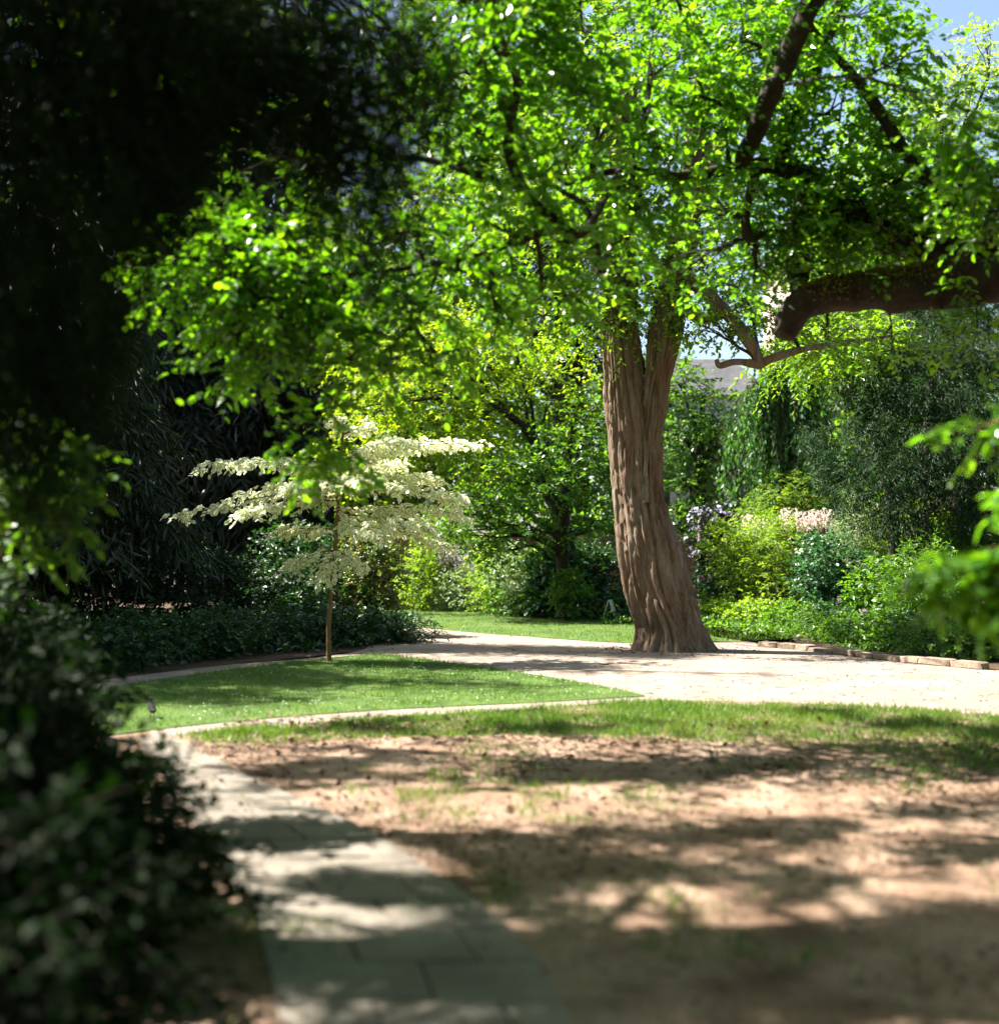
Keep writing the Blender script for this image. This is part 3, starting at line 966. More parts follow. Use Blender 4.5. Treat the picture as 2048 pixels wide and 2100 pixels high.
# burl on its right side
bm = bmesh.new()
bmesh.ops.create_icosphere(bm, subdivisions=4, radius=.2)
bc = W(1306, 1152, Y0 - .18)
for v in bm.verts:
    p = np.array(v.co)
    f = 1 + .5 * (noise3(p[None] * 9, 4)[0] - .5) + .3 * (noise3(p[None] * 24, 5)[0] - .5)
    v.co = Vector((p[0] * f * 1.0 + bc[0] - base[0], p[1] * f + bc[1] - base[1], p[2] * f * .95 + bc[2]))
me = bpy.data.meshes.new('burl')
bm.to_mesh(me)
bm.free()
me.materials.append(M['bark_old'])
link('burl', me, old)


def limb(root, base, pts, rad, mat='bark_limb', sides=10, name='limb', cap=False):
    w = Wood()
    p = spline(pts, 14)
    w.tube(p, np.interp(np.linspace(0, 1, len(p)), np.linspace(0, 1, len(rad)), rad), sides, .24, 6, cap)
    return w.obj(name, M[mat], root, base)


limb(old, base, [W(1262, 570, 22.7), W(1300, 588, 22.3), W(1335, 606, 22.2), W(1375, 600, 22.3), W(1440, 560, 22.5)], [.13, .11, .09, .07, .04], 'bark_old')
limb(old, base, [W(1290, 520, 22.7), W(1350, 560, 22.3), W(1410, 625, 22), W(1440, 672, 22), W(1452, 700, 22.0)], [.13, .12, .11, .1, .08], 'bark_old', cap=True)
limb(old, base, [W(1452, 695, 22), W(1400, 690, 21.9), W(1372, 697, 21.9), W(1365, 685, 21.9)], [.07, .055, .05, .03], 'bark_old')
limb(old, base, [W(1448, 692, 22), W(1520, 668, 22), W(1600, 655, 22.2), W(1700, 640, 22.5)], [.08, .06, .045, .02], 'bark_old')
limb(old, base, [W(1185, 420, Y0), W(1100, 300, 23.5), W(980, 200, 24.5), W(850, 130, 25.5)], [.2, .15, .1, .05], 'bark_old')
limb(old, base, [W(1340, 320, Y0), W(1420, 200, 23.5), W(1500, 60, 24)], [.17, .12, .08], 'bark_old')
limb(old, base, [W(1180, 320, Y0), W(1140, 180, 25), W(1050, 40, 27)], [.16, .12, .07], 'bark_old')


def crown(root, base, clumps, leaf, wood, tpl, size, per, k, length, droop, nleaf=0, limb_from=None, flat=.55, jit=.3, fz=.75, twig=.005, shell=.5, dapple_gaps=False):
    L, tw, w = Leaves(), Wood(), Wood()
    for c in clumps:
        pos, r = np.asarray(c[0], float), c[1]
        if limb_from is not None:
            lf = np.asarray(limb_from)
            d = np.linalg.norm(lf - pos, axis=1)
            s = lf[int(np.argmin(d))]
            lp = limb_path(s, pos, .06, .04)
            w.tube(lp, np.linspace(.035, .012, len(lp)) * (1 if r > .36 else .5), 5)
            for q in range(6 if r > .36 else 2):
                e, _ = in_ball(1, pos, r * .9, fz)
                bp = limb_path(lp[random.randint(3, len(lp) - 1)], e[0], .06, .06, 6)
                w.tube(bp, np.linspace(.014, .005, 6), 4)
        n = int(per * r * r * (c[2] if len(c) > 2 else 1))
        O, dd = in_ball(n, pos, r, fz, shell)
        A = dd * .7 + rng.normal(0, .55, (n, 3))
        A[:, 2] = A[:, 2] * .5 - .08
        if dapple_gaps:
            p = np.maximum(dapple(O), dapple(O + unit(A) * length * .8)) * (O[:, 0] < 3) * (O[:, 2] > 2.6) * (.84 if r > .36 else 1.0)
            stay = rng.random(n) > p
            O, A = O[stay], A[stay]
        sprays(L, tw, O, A, length, k, size, droop, .9, flat, twig, jit)
    if w.n:
        tw.V += w.V
        tw.F += [f + tw.n for f in w.F]
        tw.n += w.n
    drop = leaf_parts(L, leaf, root, base, nleaf) if nleaf else None
    foliage_obj('crown', L, tw, leaf, wood, root, base, tpl, drop)


mc = [(W(x, y, Y), r) for x, y, Y, r in (
    (1180, 585, 22.2, 1.0), (1090, 560, 21.5, 1.1), (1265, 560, 22, 1.0), (1010, 610, 21.8, .9), (1340, 500, 22, 1.1), (1140, 470, 22, 1.2), (1210, 400, 22.5, 1.4), (1060, 400, 22.5, 1.4), (1350, 340, 23, 1.4),
    (1150, 230, 23, 1.7), (1300, 150, 23.5, 1.7), (1000, 200, 24, 1.7), (1420, 420, 23, 1.2), (880, 250, 25, 1.7), (1120, 60, 25, 1.9), (1250, -60, 25, 2.0), (930, 40, 26, 2.0), (780, 120, 27, 1.8), (1450, 60, 24, 1.7),
    (1480, 600, 22.3, .8), (1420, 560, 22.2, .8), (1600, 640, 22.5, .7), (1340, 620, 21.9, .45), (1080, 640, 22, .5),
    (820, 330, 27, 1.6), (960, 350, 26, 1.5), (900, 440, 26, 1.3), (1000, 480, 25, 1.2), (820, 460, 27, 1.2), (740, 240, 27, 1.4), (640, 180, 28, 1.4), (700, 360, 28, 1.2), (1180, -200, 26, 2.2), (960, -150, 27, 2.2))]
tips = np.concatenate([C1[200:, :3], C2[120:, :3], spline([W(1185, 420, Y0), W(1100, 300, 23.5), W(980, 200, 24.5), W(850, 130, 25.5)], 4), spline([W(1180, 320, Y0), W(1140, 180, 25), W(1050, 40, 27)], 4), spline([W(1452, 690, 22), W(1600, 655, 22.2)], 4)])
crown(old, base, mc, M['leaf_main'], M['bark_limb'], 'diamond', .115, 150, 9, .42, .35, 300, tips)

# ================================================================== THE OVERHANGING TREE AT THE RIGHT
tb = np.array([8.2, 13.6, 0.0])
over = empty('overhanging_tree', tb, 'broad old tree with a massive mossy limb reaching in from the right edge', 'tree')
limb(over, tb, [tb, tb + (0, 0, 1.5), tb + (-.1, 0, 3.2), tb + (.1, .1, 5.0), tb + (.3, .3, 7.5), tb + (.2, .3, 10)], [.75, .55, .5, .45, .35, .12], 'bark_limb', 16, 'trunk')
l1p = [tb + (-.05, 0, 3.6), W(2040, 500, 13.8), W(1904, 532, 13.9), W(1760, 548, 14), W(1640, 560, 14), W(1560, 572, 14), W(1522, 588, 14), W(1503, 612, 13.95), W(1494, 640, 13.9)]
limb(over, tb, l1p, [.36, .32, .27, .225, .20, .185, .165, .15, .125], 'bark_limb', 18, cap=True)
# moss along the top of the limb
L = Leaves()
lp = spline(l1p, 14)
for i in range(30, 86):
    n = 40
    O = lp[i] + rng.normal(0, .05, (n, 3)) * (1, 1, 0)
    a = rng.normal(.55, .65, n)
    off = np.stack([np.zeros(n), -np.sin(a), np.cos(a)], -1)
    if noise3(lp[i][None] * 3, 2)[0] > .42:
        L.add(O + off * (np.interp(i / 112, np.linspace(0, 1, 9), [.36, .32, .27, .225, .20, .185, .165, .15, .125]) * (.97 + .06 * rng.random(n)))[:, None], off + rng.normal(0, .6, (n, 3)), rng.normal(0, 1, (n, 3)), .05)
foliage_obj('moss', L, Wood(), M['moss'], M['bark_limb'], over, tb, 'diamond')
limbs = [
    ([tb + (0, .1, 4.6), W(1900, 470, 14.3), W(1740, 468, 14.4), W(1620, 412, 14.5), W(1550, 355, 14.5), W(1496, 300, 14.5), W(1500, 245, 14.5), W(1532, 190, 14.5), W(1560, 100, 14.6), W(1620, -40, 14.8)], [.22, .2, .17, .155, .145, .12, .12, .12, .1, .07]),
    ([W(1560, 360, 14.5), W(1490, 320, 14.3), W(1420, 318, 14.1), W(1300, 335, 13.8), W(1180, 325, 13.4), W(1080, 352, 13)], [.10, .09, .08, .055, .04, .02]),
    ([W(1600, -90, 13.4), W(1545, 10, 13.4), W(1500, 110, 13.4), W(1455, 215, 13.5), W(1425, 285, 13.6), W(1405, 325, 13.7)], [.12, .115, .11, .105, .095, .06]),
    ([tb + (0, .1, 5.2), W(1880, 455, 14), W(1810, 395, 14), W(1720, 280, 14), W(1640, 160, 14), W(1560, 70, 14), W(1490, -30, 14)], [.16, .1, .075, .065, .055, .05, .035]),
    ([W(1522, 560, 14.4), W(1520, 500, 14.5), W(1524, 420, 14.5), W(1545, 350, 14.5)], [.10, .13, .14, .12]),
    ([W(1440, 470, 14), W(1424, 440, 14), W(1422, 400, 14), W(1440, 330, 14)], [.05, .055, .055, .05]),
    ([W(1180, 325, 13.4), W(1110, 442, 11.6), W(1050, 412, 11.4), W(1000, 360, 11.3), W(968, 280, 11.3), W(985, 165, 11.2), W(955, 75, 11.1), W(915, -20, 11)], [.035, .045, .05, .045, .04, .036, .03, .024]),
    ([W(1080, 425, 11.5), W(960, 470, 11.3), W(840, 500, 11.2), W(700, 520, 11.0), W(560, 520, 10.8), W(430, 500, 10.6), W(330, 490, 10.5)], [.032, .028, .022, .017, .012, .008, .005]),
    ([W(840, 500, 11.2), W(800, 600, 11.1), W(720, 690, 11), W(680, 770, 10.9), W(620, 870, 10.8)], [.016, .012, .009, .006, .004]),
    ([W(1000, 360, 11.3), W(900, 330, 11.2), W(780, 300, 11.3), W(640, 330, 11.2)], [.035, .03, .024, .012]),
    ([W(1240, -120, 12.5), W(1050, -60, 12.3), W(940, 40, 12), W(860, 120, 11.8), W(800, 230, 11.6)], [.07, .06, .045, .03, .015]),
    ([tb + (.2, .2, 7), (5.5, 12.5, 8.5), (3, 11.8, 9), (1, 11.2, 8.6), (-1, 10.9, 7.9), (-3, 11.6, 8.0), (-5, 12, 7.8)], [.25, .2, .14, .09, .06, .05, .02]),
    ([(1, 11.2, 8.6), (-.5, 12.6, 8.6), (-2.4, 13.6, 8.2), (-4.4, 14.4, 7.6)], [.09, .07, .045, .02]),
    ([(3, 11.8, 9), (.5, 10, 8.2), (-2, 9.2, 7.6), (-4, 9.4, 7.4)], [.12, .08, .05, .02]),
    ([tb + (.1, .1, 6), (6, 10.5, 7), (4, 8.5, 7.2), (2.5, 7.2, 6.8)], [.2, .15, .1, .04]),
]
tips = [spline(l1p, 4)]
for pts, rad in limbs:
    limb(over, tb, pts, rad, 'bark_limb', 10)
    tips.append(spline(pts, 4))
tips = np.concatenate(tips)
oc = [(W(x, y, Y), r, m) for x, y, Y, r, m in (
    (350, 500, 10.5, .35, 1.3), (430, 520, 10.5, .6, 1.1), (480, 610, 10.6, .5, 1.1), (560, 450, 10.8, .7, 1.0), (540, 570, 10.8, .6, 1.1), (650, 590, 11, .65, 1.1), (690, 470, 11, .7, .9), (640, 350, 11.2, .6, .7),
    (790, 420, 11.3, .8, .9), (780, 580, 11.2, .6, 1.0), (870, 520, 11.4, .75, 1.0), (660, 680, 11, .42, 1.3), (450, 690, 10.7, .38, 1.0), (520, 700, 10.8, .35, 1.0), (740, 700, 11, .4, 1.2), (680, 770, 10.9, .3, 1.4), (620, 830, 10.8, .24, 1.8), (600, 885, 10.8, .18, 2.0),
    (840, 690, 11.3, .38, 1.2), (950, 610, 11.6, .45, 1.0), (960, 440, 11.6, .8, .9), (1080, 470, 11.8, .6, 1.0), (1040, 560, 11.8, .45, 1.0), (1140, 520, 12.2, .5, .9), (900, 300, 11.5, .8, .8), (1020, 330, 12, .7, .8),
    (1000, 160, 12.2, .9, .9), (880, 80, 11.8, .8, .8), (800, 200, 11.6, .7, .6), (1110, 60, 12.8, .9, .8), (1140, 230, 12.8, .8, .9), (1240, 120, 13, .9, .8), (1280, 300, 13.5, .8, .9), (1230, 430, 13.4, .6, .8),
    (1390, 80, 13.8, .9, .8), (1380, 240, 14, .7, .8), (1370, 410, 14, .6, .9), (1480, 430, 14, .55, .9), (1560, 470, 14.7, .45, 1.0), (1440, 520, 14, .5, .9), (1660, 450, 14.7, .5, 1.0), (1640, 380, 14.2, .6, .9), (1740, 420, 14.6, .5, 1.0), (1830, 440, 14.5, .45, 1.0),
    (1600, 230, 14.4, .7, .7), (1680, 250, 14.4, .5, .7), (1680, 120, 14.4, .5, .7), (1640, 30, 14.4, .6, .8), (1500, 10, 14, .7, .8), (1800, 640, 13.8, .25, .6), (1650, 520, 13.7, .12, 1.0), (1850, 545, 13.3, .14, 1.2), (1546, 520, 14.6, .15, 1.0),
    (1890, 330, 12, .5, 1.2), (1850, 210, 11.5, .35, 1.0), (1900, 400, 12, .45, 1.2), (1890, 640, 13.4, .3, .8), (1760, 90, 14.3, .3, .6), (1300, 20, 13.4, .7, .9), (1460, 160, 14.2, .6, .9), (1540, 420, 14.2, .5, .9), (1330, 180, 13.6, .6, .9), (1700, 360, 14.3, .5, .9), (1780, 330, 14, .45, .9), (1560, 300, 14.6, .45, .8), (1450, 360, 14.2, .5, .9), (1600, 510, 14.6, .3, 1.0), (1720, 490, 14.6, .3, .8), (1400, 560, 14.2, .35, 1.0), (1300, 520, 13.9, .4, 1.0), (1580, 650, 14.3, .15, 1.0), (1700, 670, 14.2, .2, 1.0), (1180, 360, 13, .5, .8), (1060, 240, 12.4, .6, .8), (1220, -20, 13, .7, .8), (980, 10, 12, .6, .8))]
oc = [(c, r, m * (1.2 if c[0] < .3 and c[1] < 12.1 else 1.0 if c[0] < 1.6 and c[2] > 4.6 else 1.1 if c[0] < 2.2 else 1.0)) for c, r, m in oc]
oc += [(W(x, y, Y), r, m) for x, y, Y, r, m in ((540, 170, 12.5, .3, 1), (490, 90, 12.5, .3, 1), (600, 240, 12.2, .3, 1), (450, 240, 12.5, .25, 1), (660, 120, 12.2, .25, 1), (560, 300, 11.8, .25, 1), (380, 200, 12.5, .25, 1), (330, 300, 12.3, .25, 1), (400, 330, 12, .3, 1), (520, 340, 11.6, .3, 1), (300, 130, 12.6, .25, 1), (420, 420, 11, .3, 1))]
oc += [((x, y, z), r, m) for x, y, z, r, m in ((4.5, 12.2, 8.6, 1.2, .7), (2.5, 11.8, 8.7, 1.2, .6), (.8, 11, 8.0, 1.1, .6), (-.8, 10.4, 7.4, .9, .6), (5.5, 10, 7.4, 1.2, .8), (3.6, 8.6, 7.2, 1.1, .8), (2.4, 7.4, 6.6, .9, .8), (6.5, 12.6, 6.5, 1.0, .8), (6.2, 11.2, 9, 1.3, .7), (1.5, 9.2, 7.6, 1.0, .6))]
def cover(gx, gy):
    if fleck(np.array([gx]), np.array([gy]))[0] > .3:
        return 0.0
    return float(np.interp(gy, [6.2, 11.5, 12.6, 13.4, 14.3], [1, 1, .7, .35, 0]))


hidden = boughs(460, cover, -1.6, 5.5, 6.0, 14.3, 5.6, 8.6, .18, .34)
crown(over, tb, oc, M['leaf_canopy'], M['bark_limb'], 'broad', .096, 265, 10, .38, .3, 300, tips, .55, .38, dapple_gaps=True)
crown(over, tb, hidden, M['leaf_canopy'], M['bark_limb'], 'diamond', .125, 230, 8, .32, .3, 0, tips, .5, .35, dapple_gaps=True)

sky_block_clumps = [((random.uniform(-1.5, 9), random.uniform(2.5, 13.5), random.uniform(10.3, 13.0)), random.uniform(1.2, 1.7), 1.0) for _ in range(26)]  # unseen upper crown, added to block sky light over the foreground
limb(over, tb, [tb + (.3, .3, 8), (6, 10, 10.5), (3, 7.5, 11.4), (.5, 5.5, 11.5)], [.22, .18, .12, .05])
crown(over, tb, sky_block_clumps, M['leaf_canopy'], M['bark_limb'], 'diamond', .30, 26, 8, .7, .3, 0, np.array([(8.4, 13.8, 9.5), (6, 10, 10.5), (3, 7.5, 11.4), (.5, 5.5, 11.5), (7, 12, 10.2), (4.5, 8.8, 11)]), .5, .35, twig=0)

# ================================================================== WHITE-LEAVED DOGWOOD
db = G(627, 1262)
dog = empty('variegated_dogwood', db, 'young white-leaved dogwood with flat tiered branches on the grass island', 'tree')
YD = db[1]
stem = spline([db, W(627, 1180, YD), W(636, 1080, YD), W(641, 1000, YD), W(647, 930, YD), W(652, 850, YD), W(655, 800, YD)], 8)
w = Wood()
w.tube(stem, np.linspace(.042, .016, len(stem)), 10, .12, 2)
L, tw = Leaves(), Wood()
tiers = [  # start on stem (y), tip x, tip y, depth offset, width, count
    (880, 905, 845, .5, .40, 95), (880, 800, 850, -.4, .40, 80), (890, 740, 880, 1.0, .4, 60), (885, 362, 888, .3, .22, 55), (895, 470, 893, -.5, .30, 50),
    (925, 840, 915, .4, .45, 80), (930, 880, 950, -.3, .40, 80), (920, 700, 930, -1.1, .5, 90), (930, 560, 935, -.8, .45, 80), (940, 430, 945, .6, .30, 60), (950, 330, 985, 0, .22, 55), (955, 470, 985, -.5, .35, 75),
    (970, 880, 985, .1, .4, 75), (985, 820, 1010, -.5, .45, 75), (1000, 860, 1045, .3, .4, 60), (1000, 730, 1020, -.9, .35, 55), (1010, 520, 1015, .3, .3, 40), (1050, 560, 1075, -.2, .25, 30), (1060, 610, 1105, -.5, .22, 24), (1050, 690, 1080, -.4, .22, 24),
    (830, 700, 812, .2, .22, 24), (820, 640, 800, .1, .2, 20)]
for y0, xt, yt, dz, wd, cnt in tiers:
    zz = W(0, y0, YD)[2]
    i = int(np.argmin(np.abs(stem[:, 2] - zz)))
    e = W(xt, yt, YD) + np.array([0, dz, 0])
    bp = limb_path(stem[i], e, .05, .02, 9)
    w.tube(bp, np.linspace(.018, .004, 9), 5)
    cnt = int(cnt * 1.0)
    t = rng.random(cnt) ** .75
    O = np.stack([np.interp(t, np.linspace(0, 1, 9), bp[:, q]) for q in range(3)], -1)
    d = unit(e - stem[i])
    sd = np.array([-d[1], d[0], 0])
    O = O + sd * (rng.normal(0, wd * .5, cnt) * (.35 + .65 * t))[:, None] + np.array([0, 0, 1]) * rng.normal(.02, .035, cnt)[:, None]
    A = d * .6 + rng.normal(0, .6, (cnt, 3)) * (1, 1, .12)
    sprays(L, tw, O, A, .17, 6, .10, .55, .9, .7, .003, .35, cull=False)
w.obj('trunk', M['bark_young'], dog, db)
foliage_obj('crown', L, tw, M['variegated'], M['bark_young'], dog, db, 'lance' if False else 'broad')

# ================================================================== BACKGROUND TREES
def WB(lst):
    return [(W(x, y, Y), r) for x, y, Y, r in lst]


tree('spreading_maple', 'yellow-green spreading tree with arching boughs behind the white-leaved dogwood', 'tree', G(1085, 1180) * (1, 0, 0) + np.array([0, 36, 0]),
     [W(1085, 1178, 36), W(1078, 1050, 36), W(1062, 970, 36), W(1020, 900, 36), W(1018, 840, 36), W(960, 785, 35.5), W(870, 756, 35), W(780, 765, 34.5)], [.34, .27, .22, .16, .13, .10, .075, .03],
     WB([(740, 760, 34, 1.1), (790, 700, 34.5, 1.3), (860, 690, 35, 1.4), (930, 700, 35.5, 1.3), (850, 810, 34.5, 1.2), (920, 800, 35, 1.0), (780, 840, 35, 1.1), (980, 650, 36, 1.4), (860, 620, 36, 1.4), (720, 690, 36, 1.2), (990, 760, 36, .9), (1060, 720, 36.5, 1.1), (700, 800, 36, 1.0), (930, 880, 36, 1.0), (1100, 800, 36, .8), (640, 900, 38, 1.1)]),
     M['leaf_lime'], M['bark_limb'], 'diamond', .15, 175, 8, .5, .3, .06, sides=12, cull=.7)
tree('green_hawthorn', 'rounded mid green tree with dense low boughs left of the old trunk', 'tree', W(1075, 1175, 34.5) * (1, 1, 0),
     [W(1080, 1176, 34.5), W(1072, 1060, 34.5), W(1075, 980, 34.5), W(1082, 900, 34.5), W(1090, 800, 34.5)], [.21, .17, .14, .10, .04],
     WB([(900, 960, 33, 1.0), (960, 920, 33.2, 1.1), (1030, 930, 33.4, .9), (900, 1020, 33, .8), (980, 1000, 33, .9), (1130, 920, 33.6, .9), (1130, 1010, 33.6, .7), (1020, 870, 34, 1.0), (1110, 850, 34, .9), (940, 1050, 33, .6), (870, 990, 33.5, .7), (1140, 780, 34.5, .8), (1050, 1020, 33.2, .5)]),
     M['leaf_mid'], M['bark_dark'], 'diamond', .16, 230, 8, .4, .3, .06, sides=12, cull=.7)
sc = W(1085, 1170, 46) * (1, 1, 0)
tree('grey_stemmed_pine', 'tall tree with bare grey forking stems behind the hawthorn', 'tree', sc,
     [sc, W(1080, 900, 46), W(1072, 780, 46), W(1070, 650, 46), W(1060, 400, 46)], [.4, .34, .3, .25, .1],
     WB([(1040, 620, 46, 1.6), (1120, 560, 46, 1.8), (1000, 520, 46, 1.8), (1110, 700, 46, 1.0), (1150, 640, 45, 1.3), (1020, 720, 45.5, .9), (1080, 420, 46, 2.2)]),
     M['leaf_dark'], M['bark_grey'], 'diamond', .22, 70, 8, .6, .3, .14, cull=False)
tree('round_green_tree', 'bright mid green leafy tree just right of the old trunk', 'tree', W(1330, 1150, 43) * (1, 1, 0),
     [W(1330, 1210, 43) * (1, 1, 0), W(1330, 1050, 43), W(1335, 900, 43), W(1340, 750, 43)], [.3, .25, .18, .06],
     WB([(1300, 830, 43, 1.3), (1370, 800, 43, 1.4), (1310, 920, 43, 1.2), (1390, 890, 43, 1.1), (1330, 990, 42.5, 1.0), (1290, 730, 43, 1.1), (1400, 970, 42.5, .8), (1280, 1000, 43, .8), (1430, 830, 43, .9), (1360, 1040, 42.5, .6)]),
     M['leaf_mid'], M['bark_dark'], 'diamond', .16, 150, 8, .5, .3, .08, cull=False)
tree('far_locust', 'light yellow-green airy tree against the sky at upper right', 'tree', (11.6, 33, 0),
     [(11.6, 33, 0), (11.5, 33, 4), (11.2, 33, 8), (11.0, 33, 13)], [.35, .3, .22, .06],
     WB([(1720, 320, 33, 1.6), (1800, 230, 33, 1.4), (1640, 300, 33, 1.4), (1780, 400, 33, 1.5), (1660, 420, 33, 1.4), (1870, 300, 33, 1.5), (1850, 160, 33, 1.0), (1740, 200, 33, 1.0), (1600, 400, 33, 1.2), (1880, 420, 33, 1.4), (1700, 520, 33, 1.4), (1800, 520, 33, 1.4), (1880, 90, 33, .8), (1560, 480, 33, 1.2), (1890, 560, 33, 1.3), (1620, 560, 33, 1.1)]),
     M['leaf_yellow'], M['bark_dark'], 'diamond', .15, 70, 9, .6, .35, .07, cull=False)
tree('feathery_ash', 'feathery light green tree behind the mossy limb', 'tree', (9.5, 31.8, 0),
     [(9.5, 31.8, 0), (9.4, 31.6, 3), (8.4, 31, 5.5), (7.2, 30.5, 7.4)], [.16, .14, .1, .04],
     WB([(1590, 660, 30, .9), (1660, 640, 30, .8), (1540, 640, 30.5, .7), (1620, 700, 30, .6), (1500, 690, 31, .7), (1700, 680, 30, .5)]),
     M['leaf_main'], M['bark_dark'], 'lance', .17, 130, 10, .6, .45, .05, cull=False)

tree('backdrop_tree', 'bright leafy tree far behind the spreading one, left of the grey stems', 'tree', (-3.2, 48, 0), [(-3.2, 48, 0), (-3.2, 48, 4), (-3, 48, 8), (-3, 48, 15)], [.3, .25, .18, .06],
     WB([(760, 900, 46, 1.4), (840, 880, 47, 1.7), (700, 820, 47, 1.7), (800, 760, 47, 1.9), (900, 800, 47, 1.7), (900, 930, 46.5, 1.4), (760, 640, 47, 2.0), (880, 660, 47, 2.0), (960, 900, 46.5, 1.3), (960, 720, 47, 1.7), (820, 540, 48, 2.2), (940, 520, 48, 2.2), (880, 400, 49, 2.2), (760, 420, 49, 2.2), (1040, 440, 49, 2.2), (640, 520, 49, 2.0), (980, 300, 50, 2.2), (680, 700, 47, 1.6), (700, 960, 46, 1.0), (820, 980, 46, 1.0)]),
     M['leaf_lime'], M['bark_dark'], 'diamond', .24, 55, 8, .6, .3, .08, cull=False, twig=0)
tree('backdrop_tree', 'dark green tree far behind the hawthorn, close to the left side of the old trunk', 'tree', (3.2, 50, 0), [(3.2, 50, 0), (3.2, 50, 4), (3, 50, 8), (3, 50, 11)], [.3, .25, .18, .06],
     WB([(1030, 1000, 44, 1.3), (1120, 1000, 44, 1.2), (1040, 900, 45, 1.5), (1130, 880, 45, 1.5), (1050, 800, 46, 1.6), (1150, 760, 46, 1.5), (1000, 1060, 43, .8), (1100, 1070, 43, .8), (1180, 980, 44, 1.2), (1200, 860, 46, 1.3)]),
     M['leaf_mid'], M['bark_dark'], 'diamond', .24, 60, 8, .6, .3, .08, cull=False, twig=0)

# weeping tree
wb = W(1500, 1150, 37.5) * (1, 1, 0)
weep = empty('weeping_conifer', wb, 'weeping conifer with curtains of hanging bright green shoots', 'conifer')
w, L, tw = Wood(), Leaves(), Wood()
tp = spline([wb, W(1495, 950, 37.5), W(1490, 800, 37.5), W(1500, 700, 37.5), W(1490, 620, 37.5)], 6)
w.tube(tp, np.linspace(.3, .05, len(tp)), 10, .1)
for i in range(120):
    s = tp[random.randint(len(tp) // 3, len(tp) - 1)]
    e = np.array([wb[0] + rng.normal(0, .75), 37.5 - abs(rng.normal(.4, .6)), 0])
    e[2] = random.uniform(3.2, 8.6) - abs(e[0] - wb[0]) * .6
    bp = limb_path(s, e, .15, .05, 6)
    w.tube(bp, np.linspace(.03, .01, 6), 4)
    m = 12
    t = np.linspace(.3, 1, m)
    O = np.stack([np.interp(t, np.linspace(0, 1, 6), bp[:, q]) for q in range(3)], -1)
    ln = rng.uniform(.5, 1.9, m)
    tw.prisms(O, O - np.stack([0 * ln, 0 * ln, ln], -1), .006, .004)
    for j in range(14):
        u = (j + rng.random(m)) / 14
        P = O - np.stack([rng.normal(0, .03, m), rng.normal(0, .03, m), ln * u], -1)
        L.add(P, np.array([0, 0, -1.]) + rng.normal(0, .35, (m, 3)), np.array([-.3, -1., .2]) + rng.normal(0, .6, (m, 3)), .16 * (.7 + .6 * rng.random(m)), rng.random(m) * .7 + .3 * rng.random())
w.obj('trunk', M['bark_dark'], weep, wb)
foliage_obj('crown', L, tw, M['weeping'], M['bark_dark'], weep, wb, 'diamond')

# dark yew at the right with hanging sprays
yb = np.array([11.2, 34.5, 0.0])
yew = empty('dark_yew', yb, 'big dark yew with hanging sprays above the right flower bed', 'conifer')
w, L, tw = Wood(), Leaves(), Wood()
tp = spline([yb, yb + (0, 0, 3), yb + (.2, 0, 6), yb + (.2, 0, 9)], 6)
w.tube(tp, np.linspace(.45, .06, len(tp)), 12, .15)
for x, y, Y, r in ((1600, 880, 29, .55), (1660, 820, 29, .7), (1620, 940, 28.5, .45), (1700, 900, 28.5, .75), (1760, 850, 28.6, .8), (1720, 960, 28.2, .5), (1800, 930, 28.3, .7), (1840, 860, 28.5, .8), (1650, 740, 29.5, .7), (1720, 760, 29.4, .8), (1800, 760, 29.2, .9), (1880, 780, 29, .9),
                   (1690, 680, 30, .7), (1770, 670, 30, .9), (1850, 670, 30, .9), (1560, 830, 29.6, .45), (1640, 660, 30.5, .5), (1880, 950, 28.5, .6), (1840, 990, 28.2, .4), (1900, 690, 30, .9), (1780, 600, 31, .8), (1860, 590, 31, .8), (1570, 900, 29, .3), (1760, 1000, 28.2, .3), (1700, 1000, 28, .4), (1735, 1015, 28, .35), (1660, 985, 28.2, .3), (1920, 860, 29, .8)):
    c = W(x, y, Y)
    i = int(np.argmin(np.linalg.norm(tp - c - (0, 0, .4), axis=1)))
    lp = limb_path(tp[i], c, .05, .03)
    w.tube(lp, np.linspace(.07, .02, len(lp)), 6)
    n = int(700 * r * r)
    O, dd = in_ball(n, c, r, .8, .45)
    A = dd * .5 + rng.normal(0, .5, (n, 3)) - np.array([0, 0, .45])
    sprays(L, tw, O, A, .30, 8, .135, .5, .7, .9, 0, .3, cull=False)
w.obj('trunk', M['bark_dark'], yew, yb)
foliage_obj('crown', L, tw, M['needle_grey'], M['bark_dark'], yew, yb, 'needle')

# dark conifers at the left
con = [
    ('tall dark conifer at the far left with a bare reddish lower trunk', W(105, 1230, 25) * (1, 1, 0), 14.5, 2.4, 110, .20),
    ('tall dark conifer second from the left edge behind the shaded bank', W(240, 1230, 51) * (1, 1, 0), 28, 4.6, 120, .38),
    ('dark layered conifer behind the tips of the dogwood tiers', W(400, 1230, 53) * (1, 1, 0), 28, 4.5, 120, .38),
    ('dark conifer with bare brown trunk nearest the yellow-green tree', W(555, 1220, 52) * (1, 1, 0), 24, 3.8, 100, .34),
    ('pale barked conifer farthest back among the dark ones', W(330, 1210, 57) * (1, 1, 0), 29, 4.8, 90, .4)]
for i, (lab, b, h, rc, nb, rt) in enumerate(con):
    conifer('dark_conifer', lab, b, h, rc, 'needle_dark', nb, .36 if i == 0 else .72, 32 if i == 0 else 14, (random.uniform(-.4, .4), 0), rt, 2.2 if i < 4 else 1.0, 'dark conifers along the left side', .35, hang=.6)
